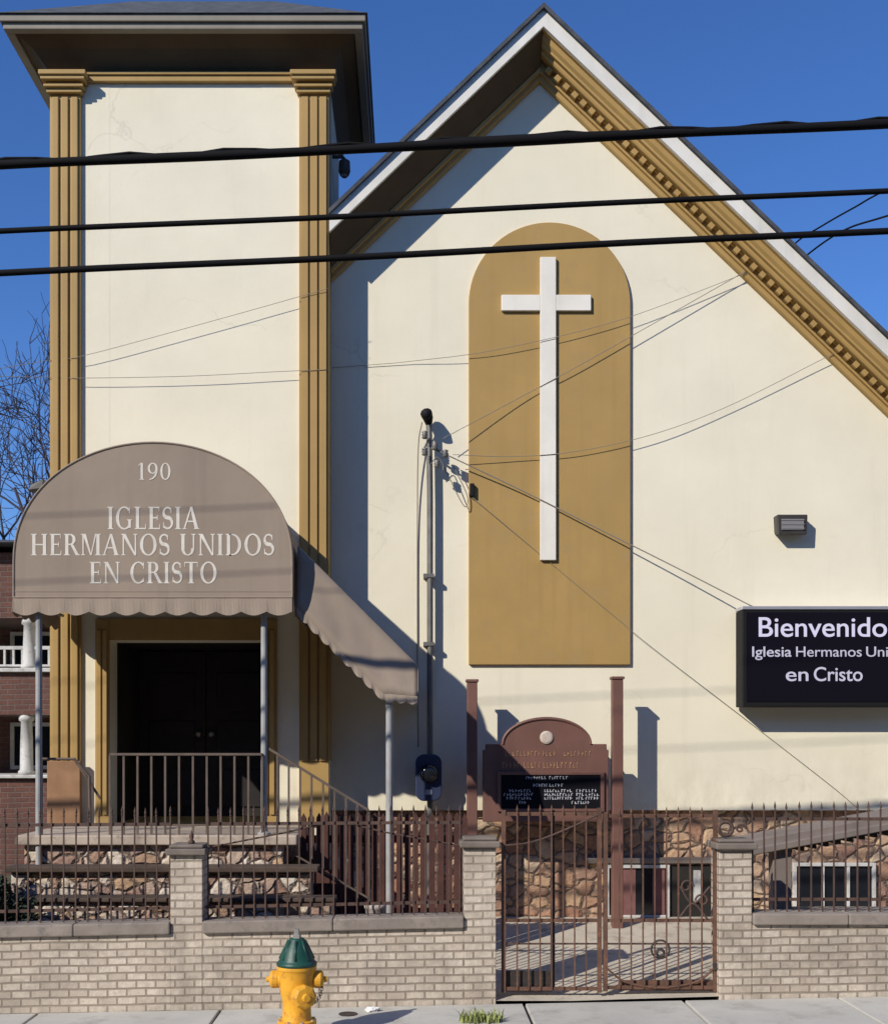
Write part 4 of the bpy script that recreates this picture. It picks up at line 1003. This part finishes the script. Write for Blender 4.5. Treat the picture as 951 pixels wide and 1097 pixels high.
# ------------------------------------------------------------------ neighbouring house
YH=17.0; sH=F/YH
hs=thing('brick_house',(-8.5,YH,.3),'red brick two storey house with white porch columns left of the church','house')
hx0,hx1=-13.5,X_(75,YH)
zc=[Z_(892,YH)-.6,Z_(830,YH),Z_(768,YH),Z_(718,YH),Z_(662,YH),Z_(592,YH)]
mb=MB()
mb.box(hx0,hx1,YH+1.6,YH+9,.2,zc[5]+.1)
mb.box(hx0,hx1,YH,YH+1.598,.2,zc[1]-.05); mb.box(hx0,hx1,YH,YH+1.598,zc[2]+.03,zc[3]-.03); mb.box(hx0,hx1,YH,YH+1.598,zc[4],zc[5])
mb.build('wall',M['brick_red'],hs)
mb=MB(); mb.box(hx0,hx1,YH-.08,YH+1.6,zc[1]-.05,zc[1]); mb.box(hx0,hx1,YH-.08,YH+1.6,zc[3]-.03,zc[3]+.03)
mb.build('porch_floor',M['white'],hs,bevel=.01)
for k in range(7):
    for z0,z1,pxx in ((zc[1],zc[2]+.03,26),(zc[3]+.03,zc[4],29)):
        x=X_(pxx,YH)-k*1.5
        if x<hx0+.1: continue
        mb=MB(); mb.lathe([(.12,0),(.12,.05),(.095,.07),(.09,(z1-z0)*.5),(.08,z1-z0-.1),(.11,z1-z0-.08),(.12,z1-z0)],(x,YH+.12,z0),n=16); mb.build('column',M['white'],hs,smooth=True)
for z,nm in ((zc[3]+.03,'a'),):
    mb=MB(); mb.box(hx0,hx1,YH+.08,YH+.12,z+.28,z+.33); mb.box(hx0,hx1,YH+.08,YH+.12,z+.03,z+.06)
    x=hx0
    while x<hx1: mb.box(x,x+.03,YH+.085,YH+.115,z+.06,z+.28); x+=.13
    mb.build('balustrade',M['white'],hs)
for k in range(5):
    for z0,z1 in ((zc[1]+.05,zc[2]-.05),(zc[3]+.1,zc[4]-.05)):
        x=hx1-1.0-k*1.6; Y=YH+1.598
        mb=MB(); f=.06
        mb.box(x-.4,x-.4+f,Y-.05,Y,z0,z1); mb.box(x+.4-f,x+.4,Y-.05,Y,z0,z1); mb.box(x-.4+f,x+.4-f,Y-.05,Y,z1-f,z1); mb.box(x-.4+f,x+.4-f,Y-.05,Y,z0,z0+f)
        w=mb.build('window',M['white'],hs); mb=MB(); mb.box(x-.4+f,x+.4-f,Y-.02,Y-.002,z0+f,z1-f); mb.build('pane',M['glass'],w)
mb=MB(); mb.add([(hx0-.3,YH-.3,zc[5]+.1),(hx1+.3,YH-.3,zc[5]+.1),(hx1+.3,YH+9.3,zc[5]+.1),(hx0-.3,YH+9.3,zc[5]+.1),(hx0+3,YH+4.5,zc[5]+1.0),(hx1-3,YH+4.5,zc[5]+1.0)],[(3,2,1,0),(0,1,5,4),(1,2,5),(2,3,4,5),(3,0,4)]); mb.build('roof',M['shingle'],hs)

# ------------------------------------------------------------------ unseen houses added across the street to cut sky light on the facade
opp=[(-34,-23.5,8.6,'brown'),(-22.5,-13,9.4,'red'),(-12,-2.5,8.8,'grey'),(-1.5,8,9.6,'dark red'),(9,19,8.4,'brown'),(20,31,9.2,'red')]
for i,(a,b,h,c) in enumerate(opp):
    t=thing('added_street_house',((a+b)/2,-10,0),'%s brick house, unseen, added across the street to cut sky light, number %s of the row from the west'%(c,('one','two','three','four','five','six')[i]),'house','unseen houses added to cut sky light')
    y1=-7.5-(i%3)*.4
    mb=MB(); mb.box(a,b,-17,y1,-.6,h); mb.build('wall',M['brick_red'],t)
    mb=MB(); m_=(a+b)/2; mb.prism([(a-.4,h),(b+.4,h),(m_,h+2.2)],-17.4,y1+.4); mb.build('roof',M['shingle'],t)
    for fl in range(3):
        for k in range(3):
            x=a+(b-a)*(k+.5)/3; z=.9+fl*2.75
            mb=MB(); mb.box(x-.55,x+.55,y1+.002,y1+.06,z,z+1.55); w_=mb.build('window',M['white'],t)
            mb=MB(); mb.box(x-.47,x+.47,y1+.061,y1+.07,z+.08,z+1.47); mb.build('pane',M['glass'],w_)
# ------------------------------------------------------------------ bare trees behind the house
def bare_tree(base,h,label,seed,lean=0):
    rnd=random.Random(seed)
    t=thing('bare_tree',base,label,'tree','bare trees behind the brick house'); tr=MB(); br=MB()
    def grow(p,d,l,r,lev):
        n=4; pts=[p]; rs=[r]; q=Vector(p); dd=Vector(d)
        for i in range(n):
            dd=(dd+Vector((rnd.gauss(0,.12),rnd.gauss(0,.12),rnd.gauss(.04,.08)))).normalized(); q=q+dd*l/n; pts.append(q.copy()); rs.append(r*(1-.45*(i+1)/n))
        (tr if lev==0 else br).tube(pts,rs,8 if lev<2 else 5 if lev<4 else 4,caps=False)
        if lev>=6: return
        for k in range(3 if lev<5 else 2):
            i=rnd.randint(2,n) if lev>0 else rnd.randint(3,n); a=rnd.uniform(0,6.283); tilt=rnd.uniform(.35,.85)
            u=dd.orthogonal().normalized(); v=dd.cross(u); nd=(dd*math.cos(tilt)+(u*math.cos(a)+v*math.sin(a))*math.sin(tilt)).normalized()
            grow(pts[i],nd,l*rnd.uniform(.62,.85),max(rs[i]*.68,.011),lev+1)
    grow(Vector(base),Vector((lean,0,1)),h*.30,h*.022,0)
    tr.build('trunk',M['bark'],t); br.build('branches',M['bark'],t); return t
bare_tree((-9.6,27,.3),15.5,'bare tree nearest the tower edge, twigs behind the flood lamp',3,.10)
bare_tree((-12.4,30,.3),16.5,'taller bare tree further left, mostly beyond the picture edge',11,.08)
bare_tree((-12.0,36,.3),17,'farthest bare tree, low twigs just over the brick house',23,.05)

# ------------------------------------------------------------------ light, world, camera
SUN=Vector((-1,-1,.9)).normalized()
el=math.asin(SUN.z)
sun=bpy.data.lights.new('sun','SUN'); sun.energy=4.75; sun.angle=R(.53); sun.color=(1,.94,.835)
so=bpy.data.objects.new('sun',sun); COL.objects.link(so); so.location=(-10,-10,15); so.rotation_euler=SUN.to_track_quat('Z','Y').to_euler()
w=bpy.data.worlds.new('World'); scene.world=w; w.use_nodes=True; nt=w.node_tree
bg=nt.nodes['Background']; sk=nt.nodes.new('ShaderNodeTexSky'); sk.sky_type='NISHITA'; sk.sun_disc=False
sk.sun_elevation=el; sk.sun_rotation=R(225); sk.altitude=50; sk.air_density=1.0; sk.dust_density=0; sk.ozone_density=3
hs_=nt.nodes.new('ShaderNodeHueSaturation'); hs_.inputs['Saturation'].default_value=1.27; nt.links.new(sk.outputs[0],hs_.inputs['Color'])
hs_.inputs['Saturation'].default_value=1.12
tint=mix(nt,1.0,hs_.outputs[0],(.77,.99,1.42),'MULTIPLY')
nt.links.new(tint,bg.inputs[0]); bg.inputs[1].default_value=.100
cam=bpy.data.cameras.new('camera'); co=bpy.data.objects.new('camera',cam); COL.objects.link(co)
co.location=(0,0,EYE); co.rotation_euler=(R(90),0,0)
cam.sensor_fit='HORIZONTAL'; cam.sensor_width=36; cam.lens=36*F/951
cam.shift_x=(475.5-CX)/951; cam.shift_y=(HY-548.5)/951
cam.sensor_fit='AUTO'
# AUTO fits the longer side (height): keep the same scale
cam.lens=36*F/1097; cam.shift_x=(475.5-CX)/1097; cam.shift_y=(HY-548.5)/1097
cam.clip_end=2000; cam.clip_start=.05
scene.camera=co
vs=scene.view_settings; vs.view_transform='Standard'; vs.look='None'; vs.exposure=0; vs.gamma=1; vs.use_curve_mapping=False
